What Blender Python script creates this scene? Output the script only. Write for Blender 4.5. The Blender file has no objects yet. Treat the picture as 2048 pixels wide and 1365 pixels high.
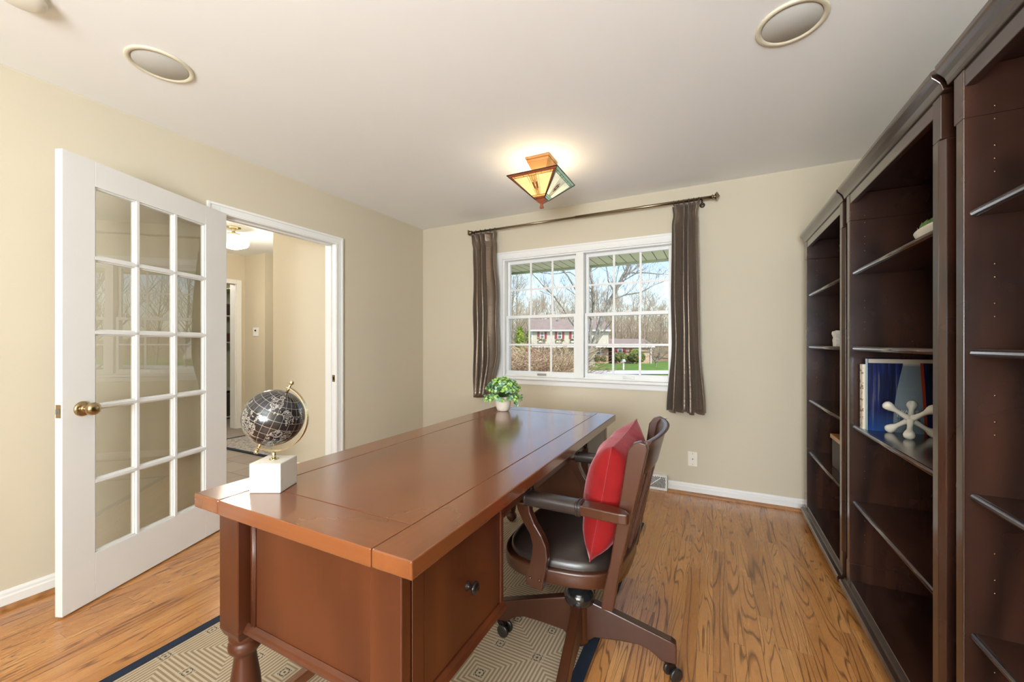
import bpy, math, random
from mathutils import Vector, Matrix
R = math.radians
sc = bpy.context.scene
COL = sc.collection

# ---------------------------------------------------------------- camera, world, sun, exposure
TH = R(26.77)
cd = bpy.data.cameras.new('camera')
cam = bpy.data.objects.new('camera', cd); COL.objects.link(cam)
cam.location = (0, 0, 1.19)
cam.rotation_euler = (R(90), 0, TH)
cd.sensor_width = 36.0
cd.lens = 797.0 / 2048.0 * 36.0
cd.shift_y = 5.5 / 2048.0
cd.clip_start = 0.05; cd.clip_end = 600
sc.camera = cam
sc.view_settings.view_transform = 'Standard'
sc.view_settings.look = 'None'
sc.view_settings.exposure = 0.04
sc.view_settings.gamma = 1.0
sc.view_settings.use_curve_mapping = False

wd = bpy.data.worlds.new('world'); sc.world = wd; wd.use_nodes = True
wn = wd.node_tree; wn.nodes.clear()
wo = wn.nodes.new('ShaderNodeOutputWorld'); wb = wn.nodes.new('ShaderNodeBackground')
sk = wn.nodes.new('ShaderNodeTexSky'); sk.sky_type = 'NISHITA'; sk.sun_disc = False
sk.sun_elevation = R(48); sk.sun_rotation = R(120); sk.air_density = 1.0; sk.dust_density = 1.2; sk.ozone_density = 1.4
wn.links.new(sk.outputs[0], wb.inputs[0]); wb.inputs[1].default_value = 0.30
wn.links.new(wb.outputs[0], wo.inputs[0])

def light(kind, name, loc, energy, color=(1, 1, 1), rot=(0, 0, 0), size=None, size_y=None, radius=None, angle=None):
    d = bpy.data.lights.new(name, kind); d.energy = energy; d.color = color
    if kind == 'AREA':
        d.shape = 'RECTANGLE'; d.size = size; d.size_y = size_y
    if radius is not None: d.shadow_soft_size = radius
    if angle is not None: d.angle = angle
    o = bpy.data.objects.new(name, d); COL.objects.link(o); o.location = loc; o.rotation_euler = rot
    return o
sv = Vector((0.62, -0.36, 0.82)).normalized()          # towards the sun
so = light('SUN', 'sunlight', (0, 0, 20), 5.2, (1.0, 0.95, 0.86), angle=R(0.6))
so.rotation_euler = sv.to_track_quat('Z', 'Y').to_euler()
# added fill light behind the camera; no known window stands there
light('AREA', 'rear_fill_light', (0.02, -2.28, 1.45), 290, (0.88, 0.95, 1.0), (R(127), 0, 0), 1.45, 1.5)

# ---------------------------------------------------------------- mesh helper
ROOTM = {}
class MB:
    def __init__(s): s.v = []; s.f = []; s.sm = []
    def add(s, vs, fs, smooth=False):
        b = len(s.v); s.v += [Vector(v) for v in vs]
        for f in fs: s.f.append([b + i for i in f]); s.sm.append(smooth)
        return s
    def box(s, x0, x1, y0, y1, z0, z1, m=None):
        vs = [Vector(p) for p in ((x0,y0,z0),(x1,y0,z0),(x1,y1,z0),(x0,y1,z0),(x0,y0,z1),(x1,y0,z1),(x1,y1,z1),(x0,y1,z1))]
        if m: vs = [m @ v for v in vs]
        return s.add(vs, [(0,3,2,1),(4,5,6,7),(0,1,5,4),(1,2,6,5),(2,3,7,6),(3,0,4,7)])
    def prism(s, poly, h, m=None, smooth=False):       # polygon in xy (ccw), z 0..h
        n = len(poly)
        vs = [Vector((p[0], p[1], 0)) for p in poly] + [Vector((p[0], p[1], h)) for p in poly]
        if m: vs = [m @ v for v in vs]
        s.add(vs, [tuple(range(n-1, -1, -1)), tuple(range(n, 2*n))])
        b = len(s.v) - 2*n
        for i in range(n):
            j = (i+1) % n
            s.f.append([b+i, b+j, b+n+j, b+n+i]); s.sm.append(smooth)
        return s
    def tube(s, pts, rad, n=8, cap=True, closed=False):
        pts = [Vector(p) for p in pts]
        if not isinstance(rad, (list, tuple)): rad = [rad]*len(pts)
        N = len(pts); rings = []; up = None
        for i, p in enumerate(pts):
            if closed: t = pts[(i+1) % N] - pts[i-1]
            else: t = pts[min(i+1, N-1)] - pts[max(i-1, 0)]
            if t.length < 1e-9: t = Vector((0, 0, 1))
            t.normalize()
            if up is None:
                up = t.orthogonal().normalized()
            else:
                up = up - t*up.dot(t)
                if up.length < 1e-6: up = t.orthogonal()
                up.normalize()
            w = t.cross(up); b = len(s.v)
            for k in range(n):
                a = 2*math.pi*k/n
                s.v.append(p + (up*math.cos(a) + w*math.sin(a))*rad[i])
            rings.append(b)
        M = N if closed else N-1
        for i in range(M):
            a, b = rings[i], rings[(i+1) % N]
            for k in range(n):
                k2 = (k+1) % n
                s.f.append([a+k, a+k2, b+k2, b+k]); s.sm.append(True)
        if cap and not closed:
            s.f.append([rings[0]+k for k in range(n-1, -1, -1)]); s.sm.append(False)
            s.f.append([rings[-1]+k for k in range(n)]); s.sm.append(False)
        return s
    def lathe(s, prof, n=24, m=None, smooth=True):     # prof: (r,z) list around z axis
        m = m or Matrix(); b0 = len(s.v); idx = []
        for r, z in prof:
            if r < 1e-6: idx.append([len(s.v)]); s.v.append(m @ Vector((0, 0, z)))
            else:
                idx.append(list(range(len(s.v), len(s.v)+n)))
                for k in range(n):
                    a = 2*math.pi*k/n; s.v.append(m @ Vector((r*math.cos(a), r*math.sin(a), z)))
        for i in range(len(prof)-1):
            A, B = idx[i], idx[i+1]
            for k in range(n):
                k2 = (k+1) % n
                if len(A) == 1 and len(B) == 1: continue
                if len(A) == 1: f = [A[0], B[k2], B[k]]
                elif len(B) == 1: f = [A[k], A[k2], B[0]]
                else: f = [A[k], A[k2], B[k2], B[k]]
                s.f.append(f); s.sm.append(smooth)
        for A, rev in ((idx[0], True), (idx[-1], False)):
            if len(A) > 1: s.f.append(list(reversed(A)) if rev else list(A)); s.sm.append(False)
        return s
    def grid(s, fn, nu, nv, smooth=True, closeu=False):
        b = len(s.v)
        for i in range(nu):
            for j in range(nv): s.v.append(Vector(fn(i/(nu if closeu else nu-1), j/(nv-1))))
        for i in range(nu if closeu else nu-1):
            i2 = (i+1) % nu
            for j in range(nv-1):
                s.f.append([b+i*nv+j, b+i2*nv+j, b+i2*nv+j+1, b+i*nv+j+1]); s.sm.append(smooth)
        return s
    def ball(s, c, r, n=12, m=None):
        prof = [(r*math.sin(math.pi*i/n), -r*math.cos(math.pi*i/n)) for i in range(n+1)]
        prof[0] = (0, -r); prof[-1] = (0, r)
        return s.lathe(prof, n*2, Matrix.Translation(c) @ (m or Matrix()))
    def build(s, name, mat, parent=None, bevel=0, seg=2, smooth=None, solid=0, subsurf=0):
        me = bpy.data.meshes.new(name)
        inv = None
        if parent is not None and parent.name in ROOTM: inv = ROOTM[parent.name].inverted()
        vs = [inv @ v for v in s.v] if inv else s.v
        me.from_pydata([tuple(v) for v in vs], [], s.f); me.update()
        me.polygons.foreach_set('use_smooth', [bool(x) if smooth is None else smooth for x in s.sm])
        me.materials.append(mat)
        o = bpy.data.objects.new(name, me); COL.objects.link(o)
        if parent is not None:
            o.parent = parent
            if parent.name in ROOTM: ROOTM[o.name] = ROOTM[parent.name]
        if solid:
            m = o.modifiers.new('solid', 'SOLIDIFY'); m.thickness = solid; m.offset = 0
        if bevel:
            m = o.modifiers.new('bevel', 'BEVEL'); m.width = bevel; m.segments = seg; m.limit_method = 'ANGLE'; m.angle_limit = R(35)
        if subsurf:
            m = o.modifiers.new('sub', 'SUBSURF'); m.levels = subsurf; m.render_levels = subsurf
        return o

def tag(o, label=None, cat=None, group=None, kind=None):
    if label: o['label'] = label
    if cat: o['category'] = cat
    if group: o['group'] = group
    if kind: o['kind'] = kind
    return o
def thing(name, label, cat, loc=(0, 0, 0), rotz=0, group=None, kind=None):
    o = bpy.data.objects.new(name, None); COL.objects.link(o)
    o.empty_display_size = 0.1
    o.location = loc; o.rotation_euler = (0, 0, rotz)
    ROOTM[o.name] = Matrix.Translation(loc) @ Matrix.Rotation(rotz, 4, 'Z')
    return tag(o, label, cat, group, kind)
def structure(name, mb, mat, parent=None, **k):
    o = mb.build(name, mat, parent, **k)
    if parent is None: o['kind'] = 'structure'
    return o
def copy_tree(o, parent=None):
    c = o.copy(); COL.objects.link(c)
    if parent: c.parent = parent
    for ch in list(o.children): copy_tree(ch, c)
    return c
def aim(p, d):      # matrix placing z axis along d at p
    return Matrix.Translation(p) @ Vector(d).normalized().to_track_quat('Z', 'Y').to_matrix().to_4x4()

# ---------------------------------------------------------------- material helper
class NT:
    def __init__(s, name):
        s.m = bpy.data.materials.new(name); s.m.use_nodes = True
        s.t = s.m.node_tree; s.t.nodes.clear()
        s.out = s.t.nodes.new('ShaderNodeOutputMaterial')
        s.p = s.t.nodes.new('ShaderNodeBsdfPrincipled')
        s.t.links.new(s.p.outputs[0], s.out.inputs[0])
    def n(s, t, **k):
        nd = s.t.nodes.new(t)
        for a, b in k.items(): setattr(nd, a, b)
        return nd
    def set(s, sock, v):
        if isinstance(v, bpy.types.NodeSocket): s.t.links.new(v, sock)
        elif isinstance(v, (tuple, list)) and sock.type == 'RGBA' and len(v) == 3: sock.default_value = (*v, 1)
        else: sock.default_value = v
    def coord(s): return s.n('ShaderNodeTexCoord').outputs['Object']
    def mp(s, v, scale=(1, 1, 1), loc=(0, 0, 0), rot=(0, 0, 0)):
        m = s.n('ShaderNodeMapping'); s.set(m.inputs['Vector'], v)
        s.set(m.inputs['Scale'], scale); s.set(m.inputs['Location'], loc); s.set(m.inputs['Rotation'], rot)
        return m.outputs[0]
    def math(s, op, a, b=0.0, c=None):
        m = s.n('ShaderNodeMath', operation=op); s.set(m.inputs[0], a); s.set(m.inputs[1], b)
        if c is not None: s.set(m.inputs[2], c)
        return m.outputs[0]
    def noise(s, v, scale=5.0, detail=3.0, rough=0.5, dist=0.0, out='Fac'):
        m = s.n('ShaderNodeTexNoise'); s.set(m.inputs['Vector'], v); m.inputs['Scale'].default_value = scale
        m.inputs['Detail'].default_value = detail; m.inputs['Roughness'].default_value = rough; m.inputs['Distortion'].default_value = dist
        return m.outputs[0 if out == 'Fac' else 1]
    def mix(s, f, a, b, mode='MIX'):
        m = s.n('ShaderNodeMixRGB', blend_type=mode); s.set(m.inputs[0], f); s.set(m.inputs[1], a); s.set(m.inputs[2], b)
        return m.outputs[0]
    def ramp(s, f, stops):
        m = s.n('ShaderNodeValToRGB'); s.set(m.inputs[0], f); e = m.color_ramp.elements
        e[0].position = stops[0][0]; e[0].color = (*stops[0][1], 1); e[1].position = stops[-1][0]; e[1].color = (*stops[-1][1], 1)
        for p, c in stops[1:-1]:
            x = e.new(p); x.color = (*c, 1)
        return m.outputs[0]
    def maprange(s, v, a, b, c=0.0, d=1.0):
        m = s.n('ShaderNodeMapRange'); s.set(m.inputs[0], v)
        for i, x in enumerate((a, b, c, d)): m.inputs[i+1].default_value = x
        return m.outputs[0]
    def xyz(s, v):
        m = s.n('ShaderNodeSeparateXYZ'); s.set(m.inputs[0], v); return m.outputs
    def comb(s, x, y, z):
        m = s.n('ShaderNodeCombineXYZ'); s.set(m.inputs[0], x); s.set(m.inputs[1], y); s.set(m.inputs[2], z); return m.outputs[0]
    def bump(s, h, strength=0.2, dist=0.01):
        m = s.n('ShaderNodeBump'); s.set(m.inputs['Height'], h); m.inputs['Strength'].default_value = strength; m.inputs['Distance'].default_value = dist
        s.t.links.new(m.outputs[0], s.p.inputs['Normal']); return m
    def fin(s, color=None, rough=None, metal=None, spec=None, coat=None, coatr=None, trans=None, sheen=None, emit=None, es=None):
        P = s.p.inputs
        for k, v in (('Base Color', color), ('Roughness', rough), ('Metallic', metal), ('Specular IOR Level', spec), ('Coat Weight', coat),
                     ('Coat Roughness', coatr), ('Transmission Weight', trans), ('Sheen Weight', sheen), ('Emission Color', emit), ('Emission Strength', es)):
            if v is not None: s.set(P[k], v)
        return s.m

def plain(name, c, rough=0.5, metal=0.0, spec=0.5, var=0.04, nscale=6.0, bump=0.0, bscale=200.0, coat=0.0):
    t = NT(name); co = t.coord()
    f = t.noise(co, nscale, 3)
    col = t.mix(f, tuple(max(0, x*(1-var)) for x in c), tuple(min(1, x*(1+var)) for x in c))
    if bump: t.bump(t.noise(co, bscale, 2), bump, 0.002)
    return t.fin(color=col, rough=rough, metal=metal, spec=spec, coat=coat)

def wood(name, light_c, dark_c, axis='Y', rings=9.0, stretch=10.0, base=4.0, rough=0.3, coat=0.0, fine=0.35, knots=False, spec=0.5, bmp=0.0):
    t = NT(name); co = t.coord()
    k = 1.0/stretch
    sca = {'X': (k, 1, 1), 'Y': (1, k, 1), 'Z': (1, 1, k)}[axis]
    v = t.mp(co, sca)
    g = t.noise(v, base, 1, 0.4, 0.0)
    tri = t.math('MULTIPLY_ADD', t.math('SINE', t.math('MULTIPLY', g, rings*6.283)), 0.5, 0.5)
    sf = {'X': (3, 70, 70), 'Y': (70, 3, 70), 'Z': (70, 70, 3)}[axis]
    fn = t.noise(t.mp(co, sf), 1.0, 2, 0.6)
    f = t.math('ADD', t.math('MULTIPLY', tri, 1-fine), t.math('MULTIPLY', fn, fine))
    big = t.noise(co, 2.2, 2)
    f = t.math('ADD', f, t.math('MULTIPLY', t.math('SUBTRACT', big, 0.5), 0.7))
    col = t.mix(t.maprange(f, 0.1, 0.95), dark_c, light_c)
    if knots:
        vor = t.n('ShaderNodeTexVoronoi'); t.set(vor.inputs['Vector'], t.mp(co, {'Z': (1, 1, .6), 'Y': (1, .6, 1), 'X': (.6, 1, 1)}[axis])); vor.inputs['Scale'].default_value = 4.2
        kn = t.maprange(vor.outputs['Distance'], 0.03, 0.20, 0.75, 0.0)
        col = t.mix(kn, col, tuple(x*0.25 for x in dark_c))
    if bmp: t.bump(fn, bmp, 0.001)
    r = t.math('ADD', rough, t.math('MULTIPLY', t.math('SUBTRACT', t.noise(co, 8, 2), 0.5), 0.10))
    return t.fin(color=col, rough=r, coat=coat, coatr=0.15, spec=spec)

def floor_mat(name, w=0.057, L=0.95):
    t = NT(name); co = t.coord(); X, Y, Z = t.xyz(co)
    xs = t.math('DIVIDE', X, w); row = t.math('FLOOR', xs); fx = t.math('FRACT', xs)
    wn1 = t.n('ShaderNodeTexWhiteNoise', noise_dimensions='1D'); t.set(wn1.inputs['W'], row)
    ys = t.math('DIVIDE', t.math('ADD', Y, t.math('MULTIPLY', wn1.outputs[0], 7.0)), L)
    seg = t.math('FLOOR', ys); fy = t.math('FRACT', ys)
    wn2 = t.n('ShaderNodeTexWhiteNoise', noise_dimensions='2D'); t.set(wn2.inputs['Vector'], t.comb(row, seg, 0.0))
    rnd = wn2.outputs[0]
    off = t.math('MULTIPLY', rnd, 37.0)
    # cathedral grain: contour lines of a stretched noise, shifted plank by plank
    v = t.comb(t.math('ADD', t.math('MULTIPLY', X, 15.0), off), t.math('ADD', t.math('MULTIPLY', Y, 0.95), off), off)
    g = t.noise(v, 1.0, 1.3, 0.4, 0.25)
    k = t.math('ADD', 9.0, t.math('MULTIPLY', rnd, 15.0))
    tri = t.math('MULTIPLY', t.math('PINGPONG', t.math('MULTIPLY', g, k), 0.5), 2.0)
    line = t.maprange(tri, 0.0, 0.36, 1.0, 0.0)
    pores = t.noise(t.mp(co, (420, 14, 1)), 1.0, 2, 0.7)
    pw = t.maprange(pores, 0.5, 0.75, 0.0, 1.0)
    dark = t.math('ADD', t.math('MULTIPLY', line, 0.80), t.math('MULTIPLY', pw, 0.30))
    base = t.ramp(rnd, [(0.0, (0.43, 0.175, 0.045)), (0.45, (0.56, 0.24, 0.066)), (1.0, (0.66, 0.32, 0.10))])
    base = t.mix(t.math('MULTIPLY', t.noise(t.mp(co, (3, 0.8, 1)), 1.2, 2), 0.5), base, (0.52, 0.225, 0.068))
    col = t.mix(t.math('MINIMUM', dark, 0.9), base, (0.12, 0.038, 0.010))
    gx = t.math('MINIMUM', fx, t.math('SUBTRACT', 1.0, fx)); gy = t.math('MULTIPLY', t.math('MINIMUM', fy, t.math('SUBTRACT', 1.0, fy)), L/w)
    gap = t.maprange(t.math('MINIMUM', gx, gy), 0.0, 0.022, 1.0, 0.0)
    col = t.mix(t.math('MULTIPLY', gap, 0.75), col, (0.07, 0.028, 0.01))
    t.bump(t.math('SUBTRACT', t.math('MULTIPLY', gap, -1.0), t.math('MULTIPLY', dark, 0.15)), 0.25, 0.001)
    r = t.math('ADD', 0.27, t.math('MULTIPLY', dark, 0.12))
    return t.fin(color=col, rough=r, spec=0.5, coat=0.3, coatr=0.2)

def rug_mat():
    t = NT('woven_rug'); co = t.coord(); X, Y, Z = t.xyz(co)
    C = 0.314
    def cell(a, o, c=C): return t.math('SUBTRACT', t.math('FRACT', t.math('DIVIDE', t.math('ADD', a, o), c)), 0.5)
    ax = t.math('ABSOLUTE', cell(X, 10*C + 1.784 + C/2)); ay = t.math('ABSOLUTE', cell(Y, 10*C - 0.668 + C/2))
    d = t.math('MAXIMUM', ax, ay)
    st = t.math('PINGPONG', t.math('MULTIPLY', d, 22.0), 0.5)
    m = t.maprange(st, 0.18, 0.32)
    weave = t.math('PINGPONG', t.math('MULTIPLY', X, 260.0), 0.5)
    weave2 = t.math('PINGPONG', t.math('MULTIPLY', Y, 260.0), 0.5)
    wv = t.math('MULTIPLY', t.math('ADD', weave, weave2), 1.0)
    col = t.mix(m, (0.30, 0.215, 0.135), (0.54, 0.44, 0.31))
    col = t.mix(t.maprange(wv, 0.1, 0.5, 0.4, 0.0), col, (0.22, 0.155, 0.10))
    # small dark checked motif at every half cell
    c2 = C/2
    bx = t.math('ABSOLUTE', cell(X, 20*c2 + 1.784 + c2/2, c2)); by = t.math('ABSOLUTE', cell(Y, 20*c2 - 0.668 + c2/2, c2))
    inm = t.math('MAXIMUM', bx, by)
    inside = t.math('LESS_THAN', inm, 0.11)
    frame = t.math('GREATER_THAN', inm, 0.075); dot = t.math('LESS_THAN', inm, 0.025)
    dash = t.math('GREATER_THAN', t.math('PINGPONG', t.math('MULTIPLY', t.math('ADD', bx, by), 12.0), 0.5), 0.2)
    dk = t.math('MULTIPLY', inside, t.math('MAXIMUM', t.math('MULTIPLY', frame, dash), dot))
    pad = t.math('LESS_THAN', inm, 0.17)
    col = t.mix(t.math('MULTIPLY', pad, 0.5), col, (0.47, 0.38, 0.27))
    col = t.mix(t.math('MULTIPLY', dk, 0.85), col, (0.05, 0.035, 0.03))
    t.bump(wv, 0.5, 0.002)
    return t.fin(color=col, rough=0.9, spec=0.2)

def glass(name, tint=(1, 1, 1), ior=1.5, rough=0.0, add=0.0):
    t = NT(name); t.t.nodes.remove(t.p)
    tr = t.n('ShaderNodeBsdfTransparent'); tr.inputs[0].default_value = (*tint, 1)
    gl = t.n('ShaderNodeBsdfGlossy'); gl.inputs['Roughness'].default_value = rough
    fr = t.n('ShaderNodeFresnel'); fr.inputs[0].default_value = ior
    mx = t.n('ShaderNodeMixShader')
    ge = t.n('ShaderNodeNewGeometry')      # reflect once, on the side that is met first
    t.set(mx.inputs[0], t.math('MULTIPLY', t.math('MINIMUM', t.math('ADD', fr.outputs[0], add), 1.0), t.math('SUBTRACT', 1.0, ge.outputs['Backfacing']))); t.t.links.new(tr.outputs[0], mx.inputs[1]); t.t.links.new(gl.outputs[0], mx.inputs[2])
    t.t.links.new(mx.outputs[0], t.out.inputs[0]); return t.m

def art_glass(name, c, es, tr=0.45):
    t = NT(name); co = t.coord()
    f = t.noise(co, 22, 3, 0.6, 0.6)
    col = t.mix(f, tuple(x*0.8 for x in c), tuple(min(1, x*1.2) for x in c))
    trn = t.n('ShaderNodeBsdfTransparent'); t.set(trn.inputs[0], col)
    mx = t.n('ShaderNodeMixShader'); mx.inputs[0].default_value = tr
    t.t.links.new(t.p.outputs[0], mx.inputs[1]); t.t.links.new(trn.outputs[0], mx.inputs[2]); t.t.links.new(mx.outputs[0], t.out.inputs[0])
    return t.fin(color=col, rough=0.25, emit=col, es=es)

def emissive(name, c, s):
    t = NT(name); return t.fin(color=c, rough=0.4, emit=c, es=s)

M = {}
M['wall'] = plain('beige_wall_paint', (0.60, 0.54, 0.42), 0.75, var=0.012, nscale=1.5, bump=0.06, bscale=300, spec=0.25)
M['ceiling'] = plain('ceiling_paint', (0.90, 0.91, 0.905), 0.85, var=0.01, spec=0.15)
M['white'] = plain('white_trim_paint', (0.80, 0.80, 0.785), 0.38, var=0.015)
M['vinyl'] = plain('white_vinyl', (0.80, 0.80, 0.80), 0.35, var=0.01)
M['plastic'] = plain('ivory_plastic', (0.80, 0.77, 0.68), 0.35, var=0.01)
M['speaker_rim'] = plain('cream_plastic_rim', (0.72, 0.67, 0.52), 0.4, var=0.01)
M['floor'] = floor_mat('oak_strip_floor')
M['shoe'] = wood('oak_shoe_moulding', (0.42, 0.20, 0.07), (0.25, 0.10, 0.03), 'X', rough=0.35)
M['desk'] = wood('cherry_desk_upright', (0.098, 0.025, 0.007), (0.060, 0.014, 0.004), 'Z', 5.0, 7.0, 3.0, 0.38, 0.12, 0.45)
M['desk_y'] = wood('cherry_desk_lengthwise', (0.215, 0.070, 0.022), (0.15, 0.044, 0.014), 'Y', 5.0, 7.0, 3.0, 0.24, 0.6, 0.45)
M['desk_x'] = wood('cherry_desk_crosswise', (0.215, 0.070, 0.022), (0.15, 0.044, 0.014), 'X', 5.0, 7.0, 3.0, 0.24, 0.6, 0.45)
M['case_z'] = wood('espresso_pine_upright', (0.058, 0.022, 0.012), (0.020, 0.008, 0.005), 'Z', 3.0, 9.0, 6.0, 0.26, 0.5, 0.3, True, 0.7)
M['case_y'] = wood('espresso_pine_lengthwise', (0.048, 0.020, 0.012), (0.02, 0.008, 0.005), 'Y', 3.0, 9.0, 6.0, 0.22, 0.6, 0.3, True, 0.7)
M['chair'] = wood('walnut_chair_wood', (0.066, 0.020, 0.008), (0.040, 0.012, 0.005), 'Z', 2.0, 6.0, 4.0, 0.32, 0.2, 0.5)
M['leather'] = plain('dark_leather', (0.025, 0.017, 0.014), 0.28, var=0.2, nscale=20, bump=0.15, bscale=500, spec=0.6)
M['black'] = plain('black_enamel', (0.012, 0.012, 0.013), 0.15, var=0.1, coat=0.5)
M['knob_dark'] = plain('oil_bronze_knob', (0.02, 0.014, 0.012), 0.22, metal=0.5, var=0.1)
M['caster'] = plain('dark_caster_rubber', (0.02, 0.016, 0.014), 0.35, var=0.1)
M['rug'] = rug_mat()
M['rug_border'] = plain('navy_rug_binding', (0.018, 0.026, 0.045), 0.75, var=0.25, nscale=60, bump=0.4, bscale=400, spec=0.2)
M['brass'] = plain('antique_brass', (0.44, 0.33, 0.18), 0.24, metal=1.0, var=0.1, nscale=20)
M['pale_brass'] = plain('pale_brass', (0.72, 0.62, 0.40), 0.22, metal=1.0, var=0.05)
M['steel'] = plain('dull_steel', (0.42, 0.43, 0.42), 0.35, metal=1.0, var=0.1)
M['grille'] = plain('grey_speaker_grille', (0.60, 0.60, 0.56), 0.6, var=0.05, bump=0.6, bscale=900)
M['rod'] = plain('bronze_rod', (0.30, 0.23, 0.15), 0.28, metal=1.0, var=0.1)
M['dark_ring'] = plain('dark_bronze_ring', (0.10, 0.075, 0.06), 0.35, metal=0.8, var=0.1)
M['paneglass'] = glass('window_glass', (0.99, 0.997, 0.995), 1.6)
M['doorglass'] = glass('door_glass', (0.93, 0.93, 0.90), 2.3, 0.0, 0.03)
M['lead'] = plain('dark_came_metal', (0.06, 0.035, 0.02), 0.4, metal=0.6, var=0.2)
M['amber'] = art_glass('amber_art_glass', (0.92, 0.72, 0.38), 0.62)
M['unlit_cream_glass'] = art_glass('unlit_cream_art_glass', (0.84, 0.85, 0.72), 0.45)
M['brown_glass'] = art_glass('brown_art_glass', (0.32, 0.09, 0.04), 0.10, 0.2)
M['unlit_green_glass'] = art_glass('unlit_green_art_glass', (0.42, 0.60, 0.46), 0.25, 0.3)
M['gold_glass'] = art_glass('gold_art_glass', (0.80, 0.50, 0.16), 0.35, 0.3)
M['canopy'] = wood('honey_lamp_wood', (0.55, 0.29, 0.10), (0.38, 0.17, 0.05), 'X', 4, rough=0.4)
M['opal'] = emissive('lit_opal_glass', (1.0, 0.93, 0.78), 0.95)

def curtain_mat():
    t = NT('taupe_silk'); co = t.coord()
    slub = t.noise(t.mp(co, (30, 30, 260)), 1.0, 3, 0.6)
    col = t.mix(slub, (0.15, 0.108, 0.075), (0.23, 0.172, 0.125))
    t.bump(t.noise(t.mp(co, (10, 10, 40)), 1.0, 3), 0.35, 0.01)
    return t.fin(color=col, rough=0.30, spec=0.9, sheen=0.15, metal=0.5)
M['curtain'] = curtain_mat()
def velvet():
    t = NT('red_velvet'); co = t.coord()
    f = t.noise(co, 9, 4, 0.6)
    col = t.mix(f, (0.17, 0.005, 0.006), (0.32, 0.010, 0.010))
    t.bump(t.noise(co, 14, 3), 0.3, 0.01)
    m = t.fin(color=col, rough=0.8, sheen=0.35, spec=0.2)
    t.p.inputs['Sheen Roughness'].default_value = 0.35; t.p.inputs['Sheen Tint'].default_value = (1, 0.55, 0.6, 1)
    return m
M['velvet'] = velvet()
def marble():
    t = NT('white_marble'); co = t.coord()
    f = t.noise(co, 14, 5, 0.6, 1.5)
    return t.fin(color=t.ramp(f, [(0.3, (0.66, 0.63, 0.56)), (0.55, (0.68, 0.65, 0.58)), (0.62, (0.56, 0.54, 0.46)), (0.7, (0.67, 0.65, 0.60))]), rough=0.35)
M['marble'] = marble()
def ceramic():
    t = NT('pale_ceramic'); co = t.coord()
    f = t.noise(co, 60, 4, 0.6, 0.8)
    return t.fin(color=t.mix(f, (0.62, 0.53, 0.43), (0.76, 0.69, 0.60)), rough=0.6)
M['ceramic'] = ceramic()
M['bone'] = plain('cream_ceramic', (0.76, 0.71, 0.60), 0.3, var=0.05, nscale=20)

# =====================================================================================
# ROOM SHELL
# =====================================================================================
XL, XR, YF, YB, CZ = -2.839, 0.91, 3.462, -2.40, 2.44
WX0, WX1, WZ0, WZ1 = -1.85, -0.275, 0.875, 2.02      # window opening
mb = MB()
T = 0.14
mb.box(XL-0.12, WX0, YF, YF+T, 0, CZ); mb.box(WX1, XR+0.12, YF, YF+T, 0, CZ)
mb.box(WX0, WX1, YF, YF+T, 0, WZ0); mb.box(WX0, WX1, YF, YF+T, WZ1, CZ)
structure('wall_far', mb, M['wall'])
DY0, DY1, DZ = 1.437, 2.325, 2.03                      # doorway opening in the left wall
mb = MB()
mb.box(XL-0.12, XL, YB, DY0-0.02, 0, CZ); mb.box(XL-0.12, XL, DY1+0.02, YF, 0, CZ); mb.box(XL-0.12, XL, DY0-0.02, DY1+0.02, DZ+0.02, CZ)
structure('wall_left', mb, M['wall'])
structure('wall_right', MB().box(XR, XR+0.12, YB, YF, 0, CZ), M['wall'])
BX0, BX1, BZ0, BZ1 = -0.74, 0.78, 0.68, 2.22  # rear opening shaped for the added fill light
mb = MB()
mb.box(XL-0.12, BX0, YB-0.12, YB, 0, CZ); mb.box(BX1, XR+0.12, YB-0.12, YB, 0, CZ); mb.box(BX0, BX1, YB-0.12, YB, 0, BZ0); mb.box(BX0, BX1, YB-0.12, YB, BZ1, CZ)
mb.box(BX0-.05, BX1+.05, YB-0.14, YB-0.12, BZ0-.05, BZ1+.05)
structure('wall_back', mb, M['wall'])
structure('floor', MB().box(XL-0.12, XR+0.12, YB-0.12, YF+0.05, -0.06, 0), M['floor'])
structure('ceiling', MB().box(XL-0.12, XR+0.12, YB-0.12, YF+T, CZ, CZ+0.1), M['ceiling'])

def profile_board(mb, p0, p1, nrm, prof):
    """sweep a (depth, height) profile from p0 to p1; depth along nrm, height along z"""
    p0, p1, nrm = Vector(p0), Vector(p1), Vector(nrm)
    n = len(prof); vs = []
    for p in (p0, p1):
        for d, h in prof: vs.append(p + nrm*d + Vector((0, 0, h)))
    fs = [tuple(range(n)), tuple(range(2*n-1, n-1, -1))] + [(i, n+i, n+(i+1) % n, (i+1) % n) for i in range(n)]
    mb.add(vs, fs)
BP = [(0, 0), (0.014, 0), (0.014, 0.055), (0.010, 0.062), (0.010, 0.072), (0.005, 0.082), (0, 0.084)]
SP = [(0.014, 0), (0.030, 0), (0.029, 0.008), (0.024, 0.016), (0.014, 0.019)]
def baseboard(name, runs):
    a = MB(); b = MB()
    for p0, p1, nr in runs:
        profile_board(a, p0, p1, nr, BP); profile_board(b, p0, p1, nr, SP)
    o = structure(name, a, M['white'])
    b.build('shoe_moulding', M['shoe'], o)
baseboard('baseboard_far', [((XL, YF, 0), (-0.625, YF, 0), (0, -1, 0)), ((-0.325, YF, 0), (XR, YF, 0), (0, -1, 0))])
baseboard('baseboard_left', [((XL, YB, 0), (XL, 1.368, 0), (1, 0, 0)), ((XL, 2.392, 0), (XL, YF, 0), (1, 0, 0))])
baseboard('baseboard_right', [((XR, YB, 0), (XR, YF, 0), (-1, 0, 0))])

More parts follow.
